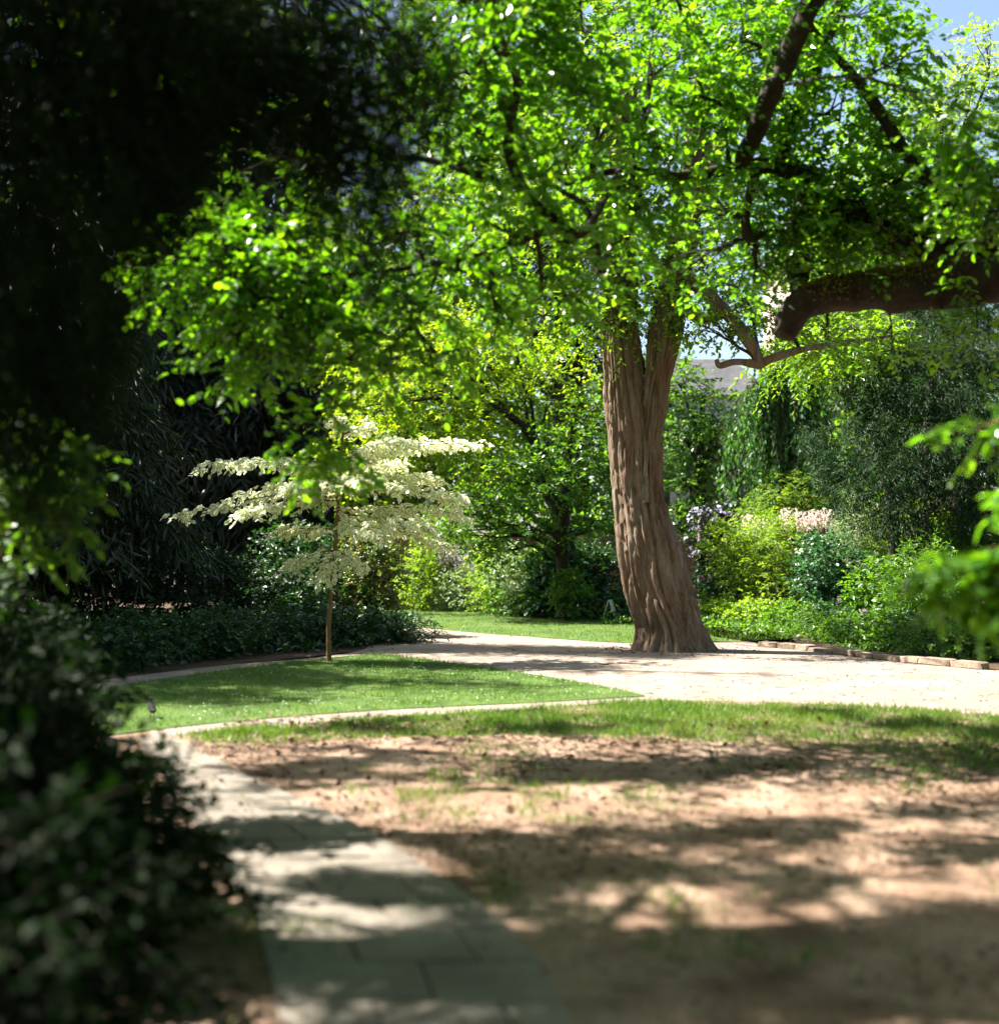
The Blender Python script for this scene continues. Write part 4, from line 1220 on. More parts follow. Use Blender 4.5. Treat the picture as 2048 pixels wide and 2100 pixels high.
conifer('shade_conifer', 'broad dark conifer beyond the left edge that shades the bank', (-11.6, 22.5, 0), 16.5, 3.4, 'needle_dark', 100, .34, 16, rtrunk=.3, z0=1.5, cull=True)
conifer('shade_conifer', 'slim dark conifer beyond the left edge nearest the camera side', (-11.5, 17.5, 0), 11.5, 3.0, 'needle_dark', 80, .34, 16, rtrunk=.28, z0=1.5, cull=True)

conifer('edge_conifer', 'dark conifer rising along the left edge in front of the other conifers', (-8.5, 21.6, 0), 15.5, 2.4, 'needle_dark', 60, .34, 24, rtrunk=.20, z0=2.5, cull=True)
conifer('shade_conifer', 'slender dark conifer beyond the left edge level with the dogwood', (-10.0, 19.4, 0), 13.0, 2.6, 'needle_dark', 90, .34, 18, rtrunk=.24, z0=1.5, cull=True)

# near yew hanging into the picture at top left
nb = np.array([-4.7, 6.3, 0.0])
near = empty('near_yew', nb, 'out-of-focus dark yew whose drooping sprays fill the top left corner', 'conifer')
w, L, tw = Wood(), Leaves(), Wood()
tp = spline([nb, nb + (0, 0, 2.5), nb + (.2, 0, 5), nb + (.2, .1, 8)], 6)
w.tube(tp, np.linspace(.32, .08, len(tp)), 12, .12)
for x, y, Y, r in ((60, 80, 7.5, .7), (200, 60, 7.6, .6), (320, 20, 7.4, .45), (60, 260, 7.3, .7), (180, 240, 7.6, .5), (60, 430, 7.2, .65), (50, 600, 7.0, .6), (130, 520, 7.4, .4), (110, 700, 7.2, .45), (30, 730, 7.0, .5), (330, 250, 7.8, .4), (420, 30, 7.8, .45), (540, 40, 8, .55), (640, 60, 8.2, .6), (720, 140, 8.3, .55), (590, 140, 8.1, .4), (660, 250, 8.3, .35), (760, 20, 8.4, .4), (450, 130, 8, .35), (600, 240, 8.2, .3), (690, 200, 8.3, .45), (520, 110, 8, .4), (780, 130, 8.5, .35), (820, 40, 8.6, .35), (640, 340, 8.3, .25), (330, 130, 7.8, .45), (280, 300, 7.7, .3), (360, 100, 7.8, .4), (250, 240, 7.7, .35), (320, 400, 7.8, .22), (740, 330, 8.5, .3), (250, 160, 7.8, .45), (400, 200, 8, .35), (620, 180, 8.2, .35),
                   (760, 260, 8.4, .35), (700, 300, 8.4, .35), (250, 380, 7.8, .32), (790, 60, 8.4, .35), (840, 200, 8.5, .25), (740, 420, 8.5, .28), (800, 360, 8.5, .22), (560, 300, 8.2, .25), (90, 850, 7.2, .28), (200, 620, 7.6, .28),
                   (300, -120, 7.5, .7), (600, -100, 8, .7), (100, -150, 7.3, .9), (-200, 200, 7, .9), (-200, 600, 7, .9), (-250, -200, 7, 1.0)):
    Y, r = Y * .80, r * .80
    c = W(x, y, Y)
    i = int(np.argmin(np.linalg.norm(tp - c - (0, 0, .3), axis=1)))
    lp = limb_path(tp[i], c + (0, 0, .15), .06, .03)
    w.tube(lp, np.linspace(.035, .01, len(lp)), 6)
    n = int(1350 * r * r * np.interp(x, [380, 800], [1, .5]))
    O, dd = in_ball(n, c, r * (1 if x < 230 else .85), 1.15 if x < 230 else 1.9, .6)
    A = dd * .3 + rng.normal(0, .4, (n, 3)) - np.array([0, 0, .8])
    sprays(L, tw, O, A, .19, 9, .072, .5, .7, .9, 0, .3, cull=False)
low_boughs = boughs(170, lambda gx, gy: .9 * float(np.interp(gy, [3.5, 6.4, 7.4], [1, .9, .3])) * (fleck(np.array([gx]), np.array([gy]))[0] < .3), -1.9, 3.6, 3.6, 7.4, 5.2, 7.6, .2, .42)
for c, r in (((-4.2, 7.0, 6.0), 1.1), ((-3.2, 7.2, 6.4), 1.0), ((-5.2, 6.4, 5.2), 1.1), ((-4.4, 5.8, 4.6), .9), ((-3.6, 8.0, 7.2), .9), ((-2.6, 6.4, 5.6), .8), ((-3.4, 5.6, 5.0), .8), ((-2.0, 7.4, 6.6), .7), ((-5.0, 10.6, 7.2), .6), ((-4.2, 9.2, 7.4), .6), ((-6.0, 7.6, 5.6), 1.0), ((-4.6, 6.0, 3.3), .8), ((-5.0, 5.4, 3.7), .9), ((-5.4, 7.0, 4.3), .9), ((-4.2, 5.0, 3.2), .7), ((-5.6, 6.6, 5.0), .9), ((-6.4, 8.2, 4.8), .9)) + tuple((q, r) for q, r, m in low_boughs):
    c = np.array(c)
    i = int(np.argmin(np.linalg.norm(tp - c, axis=1)))
    lp = limb_path(tp[i], c, .06, .03)
    w.tube(lp, np.linspace(.04, .01, len(lp)), 6)
    n = int(420 * r * r)
    O, dd = in_ball(n, c, r, .8, .5)
    sprays(L, tw, O, dd * .5 + rng.normal(0, .5, (n, 3)) - np.array([0, 0, .4]), .26, 9, .11, .4, .7, .8, 0, .3, cull='dapple')
w.obj('trunk', M['bark_dark'], near, nb)
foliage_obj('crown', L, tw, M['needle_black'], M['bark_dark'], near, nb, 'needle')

# unseen trees added behind and right of the viewer to cut sky light
for lab, b, cl in (('unseen broad tree added behind the viewer at left to block the sky', (-6.5, -5, 0), ((-6.5, -5, 9, 3.0), (-4, -3.5, 10, 2.6), (-8.5, -2.5, 8, 2.8), (-6, -8, 9, 3), (-7, -1.0, 11, 2.6), (-3.5, -6, 7, 2.4), (-9, -6, 6, 2.8), (-5, 1.2, 7.4, 2.0), (-7.2, 2.6, 8, 2.2), (-3.2, .2, 8.5, 2.0), (-9, 3.4, 8, 2.2), (-10, 0, 6, 2.6))),
                   ('unseen broad tree added behind the viewer at right to block the sky', (5.5, -4.5, 0), ((5.5, -4.5, 9, 3.0), (3, -2.5, 10, 2.8), (8, -3, 8, 3.0), (5, -8, 9, 3), (7, .5, 10, 3), (9.5, 2, 8, 2.8), (1, -5, 8, 2.6), (10.5, 6, 8, 2.6), (4, 1.5, 9.5, 2.4), (1, 0.5, 10.5, 2.4), (-1.5, -1.5, 10.5, 2.6))),
                   ('unseen broad tree added outside the right edge to block the sky', (11.5, 9, 0), ((11.5, 9, 9, 3.2), (10, 12, 10, 2.8), (12, 6, 8, 3.0), (13, 12, 7, 3), (9, 8, 11, 2.6), (8.5, 5, 9.5, 2.6), (13, 9, 5, 2.6), (12, 14, 5, 2.4)))):
    tree('sky_block_tree', lab, 'tree', b, [b, (b[0], b[1], 3), (b[0] + .2, b[1], 6), (b[0] + .2, b[1], 10)], [.4, .32, .25, .1], [((c[0], c[1], c[2]), c[3]) for c in cl],
         M['leaf_mid'], M['bark_dark'], 'diamond', .42, 42, 7, .8, .3, .1, cull=False, twig=0, shell=.4)

# far wood closing the view
L = Leaves()
n = 26000
x = rng.uniform(-50, 50, n)
y = rng.uniform(56, 72, n)
top = 7.5 + 5.5 * noise2(x, y, .13, 61) + 2 * noise2(x, y, .5, 62) + np.where(x < -4, 4.0, 0)
z = top * rng.random(n) ** .6
keep = ~((x > 8) & (x < 13) & (z > 8.0))
L.add(np.stack([x, y, z], -1)[keep], rng.normal(0, 1, (keep.sum(), 3)), np.array([-.3, -.3, 1.]) + rng.normal(0, .7, (keep.sum(), 3)), .9 * (.5 + .7 * rng.random(keep.sum())), np.clip(noise2(x, y, .4, 63)[keep] + rng.normal(0, .15, keep.sum()), 0, 1))
tag(foliage_obj('far_wood', L, Wood(), M['leaf_mid'], M['bark_dark'], None, (0, 0, 0), 'diamond'), 'dense green wood closing the view behind the garden', 'wood', kind='stuff')

# ================================================================== SHRUBS AND FLOWERS
def bl(*a):
    return [(W(x, y, Y), r) for x, y, Y, r in a]


def gb(x, Y):
    return np.array([(x * K19 - 1024) / FPX * Y, Y, 0.0])


bush('photinia_bush', 'tall bush with orange-tipped young leaves at the bend of the path', gb(710, 27), bl((705, 1160, 27, .55), (715, 1100, 27, .6), (690, 1060, 27.2, .55), (730, 1070, 27, .4), (725, 1180, 26.8, .4), (700, 1020, 27.4, .4), (690, 1190, 26.8, .45)), 'leaf_red', 'broad', .085, 480, 8, .25)
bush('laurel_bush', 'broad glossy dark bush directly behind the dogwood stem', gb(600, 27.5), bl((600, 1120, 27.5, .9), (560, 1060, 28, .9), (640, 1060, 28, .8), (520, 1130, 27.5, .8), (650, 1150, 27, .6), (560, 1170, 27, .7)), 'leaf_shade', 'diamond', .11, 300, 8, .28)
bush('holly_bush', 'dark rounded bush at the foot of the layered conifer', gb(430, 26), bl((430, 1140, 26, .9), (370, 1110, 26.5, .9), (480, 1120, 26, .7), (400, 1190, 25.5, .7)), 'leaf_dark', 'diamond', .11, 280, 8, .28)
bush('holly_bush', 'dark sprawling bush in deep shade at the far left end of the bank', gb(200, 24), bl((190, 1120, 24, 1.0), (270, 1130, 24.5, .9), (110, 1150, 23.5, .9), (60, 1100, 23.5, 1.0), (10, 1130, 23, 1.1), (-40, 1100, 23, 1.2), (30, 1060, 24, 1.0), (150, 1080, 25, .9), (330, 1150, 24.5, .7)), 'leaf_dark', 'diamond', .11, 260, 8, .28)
for i, (x, y, Y, r, lab) in enumerate((
        (640, 1200, 24.2, .55, 'low leafy plant in shade just behind the dogwood stem'), (560, 1210, 23.5, .5, 'low fern-like plant left of the dogwood stem'),
        (470, 1215, 22.6, .5, 'low leafy plant on the shaded bank below the white leaf tiers'), (390, 1225, 21.5, .5, 'low leafy plant halfway along the shaded bank'),
        (300, 1235, 20.5, .5, 'low leafy plant near the left end of the back path'), (210, 1250, 19.3, .5, 'low leafy plant where the back path curves off left'),
        (120, 1265, 18.2, .55, 'low leafy plant at the left end of the shaded bank'))):
    c = W(x, y, Y)
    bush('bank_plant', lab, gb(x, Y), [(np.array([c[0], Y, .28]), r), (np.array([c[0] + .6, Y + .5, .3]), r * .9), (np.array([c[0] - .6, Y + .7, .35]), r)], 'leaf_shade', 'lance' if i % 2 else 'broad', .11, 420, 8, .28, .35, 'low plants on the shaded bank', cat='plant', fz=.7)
n = 9000
x = rng.uniform(-11, -2.2, n)
y = rng.uniform(16, 34, n)
lim = np.interp(x, [-7, -5, -3.6, -2.2], [16.3, 19.5, 21.6, 23.5])
k_ = y > lim + .1
L = Leaves()
for q in range(3):
    m = k_.sum()
    L.add(np.stack([x[k_], y[k_], .05 + .35 * rng.random(m) * noise2(x[k_], y[k_], .9, 77)], -1), rng.normal(0, 1, (m, 3)) + (0, 0, .5), np.array([0, 0, 1.]) + rng.normal(0, .5, (m, 3)), .13 * (.5 + .7 * rng.random(m)))
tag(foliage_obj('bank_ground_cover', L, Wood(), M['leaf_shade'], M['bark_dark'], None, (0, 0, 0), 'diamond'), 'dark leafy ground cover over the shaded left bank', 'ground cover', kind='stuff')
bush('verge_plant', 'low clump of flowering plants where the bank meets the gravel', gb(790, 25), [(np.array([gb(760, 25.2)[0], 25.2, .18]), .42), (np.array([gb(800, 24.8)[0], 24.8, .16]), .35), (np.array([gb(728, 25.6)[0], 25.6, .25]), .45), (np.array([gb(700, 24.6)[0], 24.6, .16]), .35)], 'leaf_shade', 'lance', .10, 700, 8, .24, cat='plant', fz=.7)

# left foreground bush and lit branch
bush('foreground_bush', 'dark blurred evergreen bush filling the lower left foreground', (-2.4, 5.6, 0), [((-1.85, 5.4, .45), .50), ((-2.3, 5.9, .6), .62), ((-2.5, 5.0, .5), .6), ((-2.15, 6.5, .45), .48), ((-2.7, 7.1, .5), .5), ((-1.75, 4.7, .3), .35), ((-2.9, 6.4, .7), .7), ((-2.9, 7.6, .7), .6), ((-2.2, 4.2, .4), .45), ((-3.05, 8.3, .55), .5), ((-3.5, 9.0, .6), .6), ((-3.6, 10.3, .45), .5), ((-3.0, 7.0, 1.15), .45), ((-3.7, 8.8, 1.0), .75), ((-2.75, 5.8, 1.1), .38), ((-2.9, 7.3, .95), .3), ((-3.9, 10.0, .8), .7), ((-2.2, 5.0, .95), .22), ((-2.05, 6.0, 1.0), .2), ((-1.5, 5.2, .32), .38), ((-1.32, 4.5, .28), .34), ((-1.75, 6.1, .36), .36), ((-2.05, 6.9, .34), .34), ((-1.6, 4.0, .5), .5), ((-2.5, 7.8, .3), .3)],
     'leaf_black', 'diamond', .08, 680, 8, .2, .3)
sap = np.array([-3.3, 8.2, 0.0])
tree('maple_sapling', 'blurred sapling with light green leaves at the left edge', 'tree', sap, [sap, sap + (.05, 0, 1.2), sap + (.2, 0, 2.1), sap + (.3, 0, 2.8)], [.03, .025, .018, .008],
     [(W(60, 850, 8), .28), (W(40, 930, 8), .3), (W(100, 960, 7.9), .18), (W(15, 1010, 8), .25), (W(90, 900, 8.1), .2)], M['leaf_mid'], M['bark_young'], 'broad', .10, 520, 8, .24, .3, .012, cull=False, nleaf=120)

# near leafy branch at the right: each leaf its own object
nr = np.array([3.3, 6.2, 0.0])
nearb = empty('foreground_sapling', nr, 'near blurred leafy sapling reaching in at the right edge with large oval leaves', 'tree')
L, tw, w = Leaves(), Wood(), Wood()
w.tube(spline([nr, nr + (0, 0, 1.0), nr + (-.1, 0, 2.0), nr + (.1, 0, 3.0)], 6), np.linspace(.035, .012, 19), 8)
for s, e, c_ in [(s_, np.asarray(e_) + (.10, 0, -.05), int(n_ * 1.7)) for s_, e_, n_ in (((3.28, 6.2, 1.35), W(1700, 1080, 6.2), 16), ((3.28, 6.2, 1.5), W(1760, 1050, 6.1), 20), ((3.25, 6.2, 1.55), W(1840, 1060, 6.0), 18), ((3.25, 6.2, 1.25), W(1745, 1115, 6.1), 18), ((3.25, 6.2, 1.2), W(1840, 1105, 6.0), 16), ((3.2, 6.2, 1.8), W(1860, 1030, 6.2), 12),
                 ((3.2, 6.2, 2.35), W(1770, 825, 6.9), 12), ((3.2, 6.2, 2.4), W(1850, 850, 6.8), 10), ((3.2, 6.2, 2.2), W(1880, 910, 6.5), 8), ((3.25, 6.2, 1.9), W(1870, 960, 6.4), 6), ((3.28, 6.2, 1.1), W(1850, 1140, 6.0), 10))]:
    bp = limb_path(s, e, .06, .02, 8)
    w.tube(bp, np.linspace(.012, .004, 8), 5)
    t = np.linspace(.25, 1, c_)
    O = np.stack([np.interp(t, np.linspace(0, 1, 8), bp[:, q]) for q in range(3)], -1) + rng.normal(0, .02, (c_, 3))
    sprays(L, tw, O, unit(np.asarray(e) - np.asarray(s)) * .7 + rng.normal(0, .55, (c_, 3)), .14, 4, .112, .3, .9, .4, .003, .25, cull=False)
w.obj('trunk', M['bark_young'], nearb, nr)
d_ = leaf_parts(L, M['leaf_canopy'], nearb, nr, 300)
foliage_obj('crown', L, tw, M['leaf_canopy'], M['bark_young'], nearb, nr, 'broad', d_)

# centre-back shrubs
cb = [
    ('golden_bush', 'golden-leaved bush left of the silvery one beyond the lawn', 'leaf_yellow', 'diamond', .09, 805, 40, ((800, 1110, 40, .6), (820, 1070, 40.5, .5), (795, 1080, 40, .5), (815, 1135, 39.6, .4))),
    ('silver_bush', 'silvery pale green mound beyond the far left lawn edge', 'silver', 'diamond', .10, 872, 39.5, ((872, 1130, 39.5, .55), (850, 1140, 39.5, .35), (895, 1140, 39.5, .35))),
    ('golden_bush', 'tall golden-green bush in front of the brick wall', 'leaf_yellow', 'diamond', .09, 935, 38, ((930, 1100, 38, .6), (935, 1060, 38.2, .5), (945, 1140, 37.5, .4), (925, 1140, 37.8, .4))),
    ('white_tipped_bush', 'bush with pale cream leaf tips near the middle of the border', 'silver', 'diamond', .10, 985, 36.5, ((985, 1100, 36.5, .6), (975, 1065, 37, .4), (1000, 1140, 36, .45))),
    ('yellow_shrub', 'small yellow-green shrub lit by the sun below the hawthorn', 'leaf_yellow', 'round', .09, 1010, 37, ((1015, 1075, 37, .4), (1035, 1065, 37, .35))),
    ('hydrangea_bush', 'large-leaved bluish green bush below the hawthorn boughs', 'leaf_blue', 'round', .16, 1060, 35.5, ((1060, 1090, 35.5, .55), (1040, 1140, 35, .4), (1080, 1120, 35, .4))),
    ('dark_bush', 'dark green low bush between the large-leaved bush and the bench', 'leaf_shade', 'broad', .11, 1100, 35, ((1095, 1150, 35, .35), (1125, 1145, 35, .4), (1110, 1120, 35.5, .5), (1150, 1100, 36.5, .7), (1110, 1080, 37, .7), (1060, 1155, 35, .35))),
    ('low_border_bush', 'low green bush hugging the lawn edge in the border middle', 'leaf_mid', 'broad', .1, 960, 36.5, ((960, 1150, 36.3, .4), (990, 1155, 36, .35), (1020, 1158, 35.6, .35))),
    ('leafy_bush', 'leafy green bush at the foot of the hawthorn', 'leaf_mid', 'broad', .11, 1085, 33.6, ((1080, 1125, 33.6, .42), (1100, 1150, 33.4, .34))),
    ('round_bush', 'small round bush tucked against the left side of the old trunk', 'leaf_blue', 'broad', .10, 1190, 34, ((1188, 1145, 34, .33), (1196, 1160, 33.8, .3))),
]
for nm, lab, lf, tp_, sz, x, Y, bs in cb:
    bush(nm, lab, gb(x, Y), [(c_, r_ * 1.2) for c_, r_ in bl(*bs)], lf, tp_, sz * 1.1, 420, 7, .26)

# right bed
rbed = [
    ('golden_rose_bush', 'tall yellow-green bush beside the clematis pillar', 'leaf_yellow', 'diamond', .085, 1400, 34, ((1390, 1040, 34, .5), (1410, 1085, 34, .55), (1370, 1030, 34.2, .4), (1425, 1130, 33.6, .4)), None),
    ('bamboo_bush', 'upright yellow-green bush in the middle of the right bed', 'leaf_yellow', 'lance', .12, 1480, 33.5, ((1480, 1040, 33.5, .6), (1475, 1090, 33.4, .6), (1490, 1140, 33, .5), (1460, 1010, 33.7, .4)), None),
    ('white_rose_bush', 'rounded dark green rose bush with a few white blooms', 'leaf_blue', 'round', .085, 1580, 30, ((1575, 1070, 30, .55), (1560, 1110, 30, .45), (1600, 1110, 30, .5), (1580, 1150, 29.6, .4)), ('petal_white', 34, .045)),
    ('pale_tamarisk', 'feathery pale green bush behind the rose bush', 'silver', 'lance', .10, 1650, 33, ((1640, 1010, 33, .6), (1650, 1060, 33, .6), (1620, 1040, 33, .4), (1660, 1110, 32.6, .5)), None),
    ('golden_tall_bush', 'broad golden-green bush under the dark yew', 'leaf_yellow', 'lance', .11, 1740, 33, ((1720, 1020, 33, .7), (1770, 1010, 33, .6), (1740, 1080, 32.6, .7), (1700, 1060, 32.8, .5)), None),
    ('green_border_bush', 'mid green bush at the right end of the bed behind the near sapling', 'leaf_mid', 'broad', .11, 1850, 30, ((1830, 1060, 30, .7), (1880, 1050, 30, .7), (1850, 1120, 29.6, .7)), None),
    ('leafy_border_bush', 'leafy green bush standing behind the pink allium in the bed', 'leaf_mid', 'broad', .11, 1690, 27.5, ((1680, 1120, 27.5, .5), (1700, 1160, 27, .45), (1660, 1165, 27.2, .4)), None),
    ('tall_border_bush', 'taller green bush rising in front of the yew trunk', 'leaf_mid', 'lance', .12, 1770, 26.5, ((1760, 1100, 26.5, .55), (1790, 1150, 26, .5), (1735, 1150, 26.3, .45)), None),
    ('blue_leaved_bush', 'bluish green bush behind the allium stems', 'leaf_blue', 'broad', .09, 1375, 35.5, ((1370, 1110, 35.5, .45), (1345, 1120, 35.5, .4), (1400, 1110, 35.3, .4)), None),
]
for nm, lab, lf, tp_, sz, x, Y, bs, fl in rbed:
    bush(nm, lab, gb(x, Y), [(c_, r_ * 1.25) for c_, r_ in bl(*bs)], lf, tp_, sz * 1.1, 400, 8, .28, flowers=fl)
mounds = [(1345, 1168, 33.2, 'leaf_main', 'low bright green mound right beside the old trunk'), (1395, 1170, 32.4, 'leaf_main', 'low bright green mound at the back lawn corner'), (1450, 1172, 31.6, 'leaf_yellow', 'low yellow-green mound behind the lawn end'),
          (1520, 1180, 28.8, 'leaf_mid', 'leafy mound at the left tip of the right bed'), (1570, 1195, 27, 'leaf_mid', 'leafy mound above the first edging stones'), (1620, 1180, 27.2, 'leaf_shade', 'darker leafy mound under the rose bush'),
          (1640, 1215, 24.8, 'leaf_mid', 'low spreading plant over the middle edging stones'), (1700, 1200, 25.5, 'leaf_mid', 'leafy clump beside the pink allium'), (1720, 1235, 22.8, 'leaf_mid', 'creeping plant spilling over the bed edge'),
          (1780, 1225, 23.2, 'leaf_shade', 'darker clump below the near sapling leaves'), (1800, 1250, 21.6, 'leaf_mid', 'ivy-like clump near the right end of the edging'), (1860, 1235, 21.8, 'leaf_shade', 'dark leafy clump at the right edge of the bed'), (1890, 1258, 20.6, 'leaf_mid', 'small creeping clump at the last edging stones'), (1840, 1180, 25, 'leaf_mid', 'tall leafy clump behind the near sapling')]
for i, (x, y, Y, lf, lab) in enumerate(mounds):
    c = gb(x, Y)
    h = max(.2, W(x, y, Y)[2])
    bush('border_plant', lab, c, [((c[0] - .35, Y, h * .55), .5), ((c[0] + .35, Y + .2, h * .6), .5), ((c[0], Y + .5, h * .8), .55)], lf, ('broad', 'lance', 'round')[i % 3], .085, 620, 7, .2, .3, 'low plants along the right flower bed', cat='plant', fz=.75)
n = 10000
x = rng.uniform(2.5, 13, n)
y = rng.uniform(20, 40, n)
lim = np.interp(x, [2.5, 4.8, 5.3, 5.9, 6.4, 7.6], [31.5, 28.5, 25.2, 22.6, 20.8, 19.2])
k_ = y > lim + .15
L = Leaves()
m = k_.sum()
for q in range(2):
    L.add(np.stack([x[k_], y[k_], .04 + .32 * rng.random(m) * noise2(x[k_], y[k_], 1.1, 78)], -1), rng.normal(0, 1, (m, 3)) + (0, 0, .5), np.array([0, 0, 1.]) + rng.normal(0, .5, (m, 3)), .10 * (.5 + .7 * rng.random(m)))
tag(foliage_obj('border_ground_cover', L, Wood(), M['leaf_mid'], M['bark_dark'], None, (0, 0, 0), 'diamond'), 'green leafy ground cover filling the right flower bed', 'ground cover', kind='stuff')

# pergola with wisteria
def wisteria(name, label, base, posts, beam_z, blobs, racemes, leaf, petal, seed):
    base = np.asarray(base, float)
    root = empty(name, base, label, 'climber')
    w, L, tw, fl = Wood(), Leaves(), Wood(), Leaves()
    for c, r in blobs:
        w.tube(limb_path(base, c, .1, .06, 9), np.linspace(.06, .015, 9), 6)
        n = int(330 * r * r)
        O, dd = in_ball(n, c, r, .7, .4)
        sprays(L, tw, O, dd * .8 + rng.normal(0, .4, (n, 3)), .3, 9, .095, .4, .9, .6, .003, .3, cull=False)
    P = np.array(racemes)
    n = len(P)
    ln = rng.uniform(.3, .55, n)
    for j in range(26):
        t = (j + rng.random(n)) / 26
        rad = .075 * (1 - t) ** .7 + .01
        a = rng.random(n) * 6.28
        Q = P + np.stack([np.cos(a) * rad, np.sin(a) * rad, -ln * t], -1)
        fl.add(Q, np.stack([np.cos(a), np.sin(a), -.4 + 0 * a], -1), rng.normal(0, 1, (n, 3)), .055 * (1.1 - .5 * t), np.clip(.35 + t * .5 + rng.normal(0, .15, n), 0, 1))
    w.obj('stems', M['bark_grey'], root, base)
    foliage_obj('foliage', L, tw, M[leaf], M['bark_grey'], root, base, 'lance')
    foliage_obj('flowers', fl, Wood(), M[petal], M['bark_grey'], root, base, 'round')
    return root


def rac(n, x0, x1, y0, y1, Y):
    return [W(random.uniform(x0, x1), random.uniform(y0, y1), Y + random.uniform(-.5, .2)) for _ in range(n)]


wisteria('pale_wisteria', 'golden-leaved wisteria with pale pinkish hanging blooms in the right bed', gb(1520, 36.5), None, 0,
         bl((1480, 960, 36.5, .8), (1530, 940, 36.5, .8), (1500, 930, 36.6, .7), (1440, 985, 36.2, .6), (1560, 970, 36.3, .6), (1580, 1000, 36, .4), (1700, 990, 36, .6), (1630, 990, 36.3, .5)),
         rac(60, 1490, 1590, 965, 995, 35.6) + rac(22, 1420, 1490, 980, 1000, 35.6) + rac(18, 1630, 1740, 975, 990, 35.4), 'leaf_yellow', 'petal_pale', 1)
wisteria('lilac_wisteria', 'lilac wisteria hanging on the brick wall beyond the left lawn end', gb(860, 40.6), None, 0,
         bl((850, 1020, 40.4, .7), (820, 1010, 40.5, .6), (890, 1030, 40.4, .5)), rac(34, 825, 905, 1030, 1060, 40.1) + rac(18, 880, 910, 1070, 1080, 40), 'leaf_yellow', 'petal_lilac', 2)
bush('clematis_pillar', 'pillar of pale lilac clematis right of the old trunk', gb(1340, 37), bl((1345, 990, 37, .45), (1375, 985, 37, .4), (1335, 1020, 37, .4), (1340, 1055, 37, .38), (1350, 1090, 37, .35)), 'leaf_dark', 'broad', .09, 380, 7, .22, flowers=('petal_blue', 260, .085), cat='climber')
pil = empty('brick_pillar', gb(1362, 37.6), 'pinkish brick pillar under the clematis', 'pillar')
link('shaft', box_mesh('shaft', (.9, .5, 2.9), M['mortar'], 0, (0, 0, 1.45)), pil)
pb = [(px_, -.255, .05 + r_ * .076) for r_ in range(38) for px_ in np.arange(-.34, .36, .225) + (.05 if r_ % 2 else -.03)]
pb = np.array(pb)
o = link('bricks', mesh_np('bricks', (pb[:, None] + cubeV[None] * (1, .3, 1)).reshape(-1, 3), (cubeF[None] + (np.arange(len(pb)) * 8)[:, None, None]).reshape(-1, 4), [M['brick']]), pil)
o['kind'] = 'stuff'

# alliums
def allium(lab, x, y, Y, r):
    c = W(x, y, Y)
    b = np.array([c[0] + .03, Y, 0])
    root = empty('allium', b, lab, 'flower', 'alliums in the right flower bed')
    w = Wood()
    w.tube(spline([b, (b + c) / 2 + (.02, 0, 0), c], 4), .009, 6)
    w.obj('stem', M['leaf_mid'], root, b)
    L = Leaves()
    d = unit(rng.normal(size=(150, 3)))
    L.add(c + d * r * .35, d, rng.normal(size=(150, 3)), r * .45)
    foliage_obj('flower_head', L, Wood(), M['petal_pink'], M['leaf_mid'], root, b, 'broad')


allium('pink ball-headed allium leftmost beside the old trunk', 1336, 1186 / K19, 34, .10)
allium('pink ball-headed allium just right of the leftmost one', 1352, 1188 / K19, 34, .09)
allium('pink ball-headed allium alone in the leafy front of the bed', 1647, 1168, 26, .09)
allium('pink ball-headed allium half hidden near the rose bush foot', 1600, 1146, 28, .08)

# edging stones of the right bed
es = empty('stone_edging', G(1640, 1248), 'row of rough tan edging stones along the right flower bed', 'edging')
ep, el = resample(spline([G(1450, 1232), G(1500, 1237), G(1560, 1243), G(1650, 1254), G(1760, 1266), G(1904, 1280)], 20), 300)
t = 0.0
while t < el - .3:
    ln = random.uniform(.35, .75)
    a, b = ep[int(t / el * 299)], ep[min(299, int((t + ln) / el * 299))]
    d = b - a
    bm = bmesh.new()
    bmesh.ops.create_cube(bm, size=1)
    bmesh.ops.bevel(bm, geom=bm.edges[:], offset=.09, segments=1, affect='EDGES')
    h = random.uniform(.06, .11)
    for v in bm.verts:
        v.co = Vector((v.co.x * (np.linalg.norm(d) - .03) + random.uniform(-.01, .01), v.co.y * .2 + random.uniform(-.015, .015), (v.co.z + .5) * h + random.uniform(-.008, .008)))
    me = bpy.data.meshes.new('stone')
    bm.to_mesh(me)
    bm.free()
    me.materials.append(M['stone'])
    o = link('stone', me, es)
    c = (a + b) / 2 - np.array(es.location)
    o.location = c
    o.rotation_euler = (0, 0, math.atan2(d[1], d[0]))
    t += ln

# low brick edging beyond the left lawn end
a, b = G(742, 1157), G(833, 1154)
be = empty('brick_edging', (a + b) / 2, 'low red brick kerb at the far end of the lawn', 'edging')
nb_ = int(np.linalg.norm(b - a) / .225)
bk = box_mesh('brick', (.215, .3, .11), M['brick'], .008)
for i in range(nb_):
    o = link('brick', bk, be)
    o.location = (a + (b - a) * (i + .5) / nb_ - (a + b) / 2) + np.array([0, 0, .056])
    o.rotation_euler = (0, 0, math.atan2(b[1] - a[1], b[0] - a[0]))

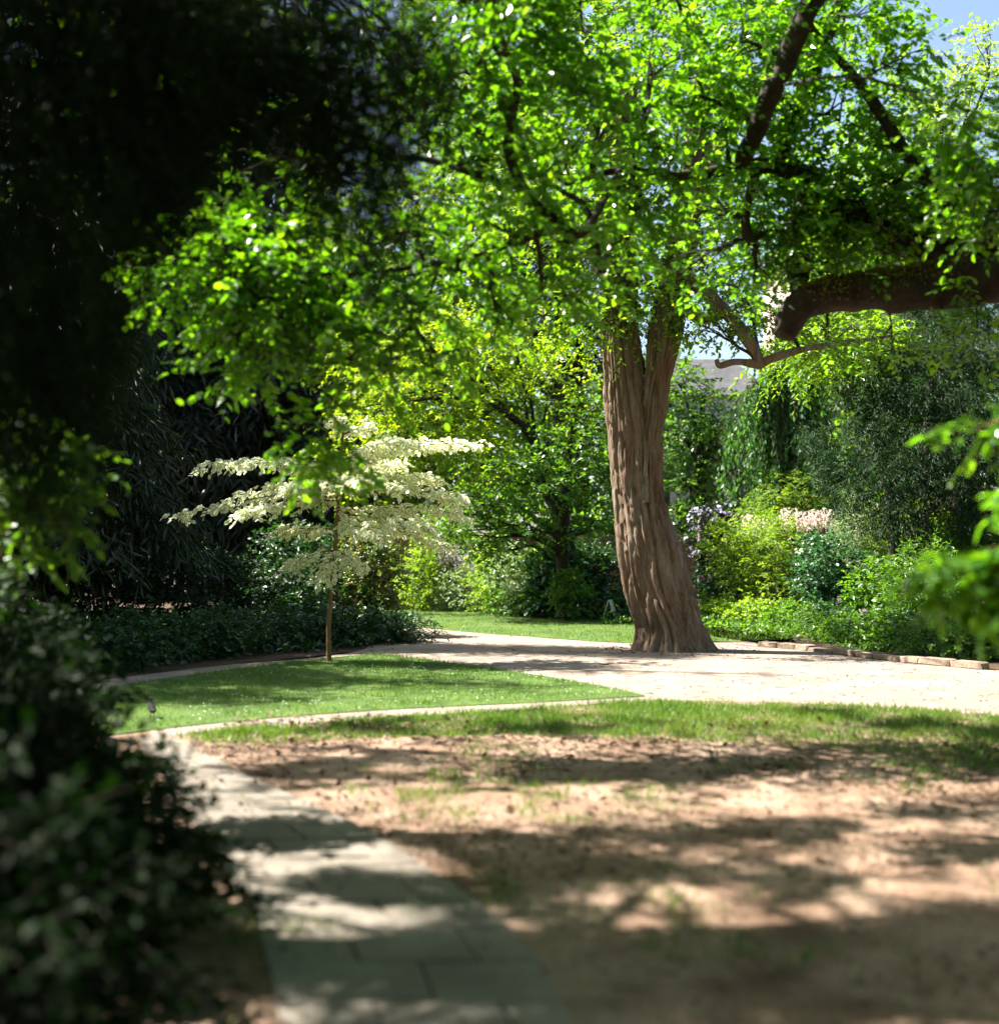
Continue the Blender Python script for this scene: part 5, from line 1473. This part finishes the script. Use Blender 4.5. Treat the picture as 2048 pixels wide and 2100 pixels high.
# bench and folding board beyond the lawn
bn = empty('garden_bench', gb(1158, 34.6), 'dark low wooden bench beyond the lawn left of the old trunk', 'bench')
for k, yy in enumerate((-.16, 0, .16)):
    o = link('seat_slat', box_mesh('seat_slat', (1.0, .14, .05), M['wood_dark'], .008), bn)
    o.location = (0, yy, .46)
for sx in (-.4, .4):
    o = link('leg', box_mesh('leg', (.09, .42, .43), M['wood_dark'], .01), bn)
    o.location = (sx, 0, .216)
ab = empty('folding_board', gb(1163, 33.6), 'small pale folding signboard in front of the dark bench', 'sign')
for sgn, nm in ((-1, 'panel'), (1, 'panel')):
    o = link(nm, box_mesh(nm, (.02, .34, .56), M['board'], .004), ab)
    o.location = (sgn * .095, 0, .27)
    o.rotation_euler = (0, sgn * R(-18), R(0))
ab.rotation_euler = (0, 0, R(-18))

# blackbird on the island grass
bp0 = G(290, 1371)
bird = empty('blackbird', bp0, 'small blackbird standing upright on the shaded grass', 'bird')
ring = [(-.15, .105, .006), (-.11, .095, .014), (-.07, .085, .02), (-.045, .085, .030), (-.01, .095, .040), (.025, .115, .041), (.05, .14, .034), (.06, .16, .026), (.068, .178, .027), (.082, .186, .022), (.095, .186, .011)]
V, F = [], []
nt = 14
for x_, z_, r_ in ring:
    for q in range(nt):
        a_ = 2 * math.pi * q / nt
        V.append((x_ + math.sin(a_) * r_ * -.35, math.cos(a_) * r_ * (.9 if x_ > -.06 else 1.2), z_ + math.sin(a_) * r_ * (.95 if x_ > -.06 else .5)))
for i in range(len(ring) - 1):
    for q in range(nt):
        F.append((i * nt + q, i * nt + (q + 1) % nt, (i + 1) * nt + (q + 1) % nt, (i + 1) * nt + q))
body = link('body', mesh_np('body', np.array(V), np.array(F), [M['feather']], smooth=True), bird)
w = Wood()
w.tube([(.092, 0, .186), (.105, 0, .185), (.118, 0, .182)], [.008, .006, .001], 6)
w.obj('beak', M['beak'], bird)
for s_ in (-.017, .017):
    w = Wood()
    w.tube([(0, s_, .07), (-.012, s_, .04), (.0, s_, .004)], .0035, 5)
    for ax in (-.5, 0, .5):
        w.tube([(0, s_, .004), (.03 * math.cos(ax), s_ + .03 * math.sin(ax), .003)], .0025, 4)
    w.obj('leg', M['wood_dark'], bird)
bird.rotation_euler = (0, 0, R(120))

if __name__ == '__main__':
    tot = sum(len(o.data.polygons) * 2 for o in scene.objects if o.type == 'MESH')
    print('TRIS about', tot, 'objects', len(scene.objects))
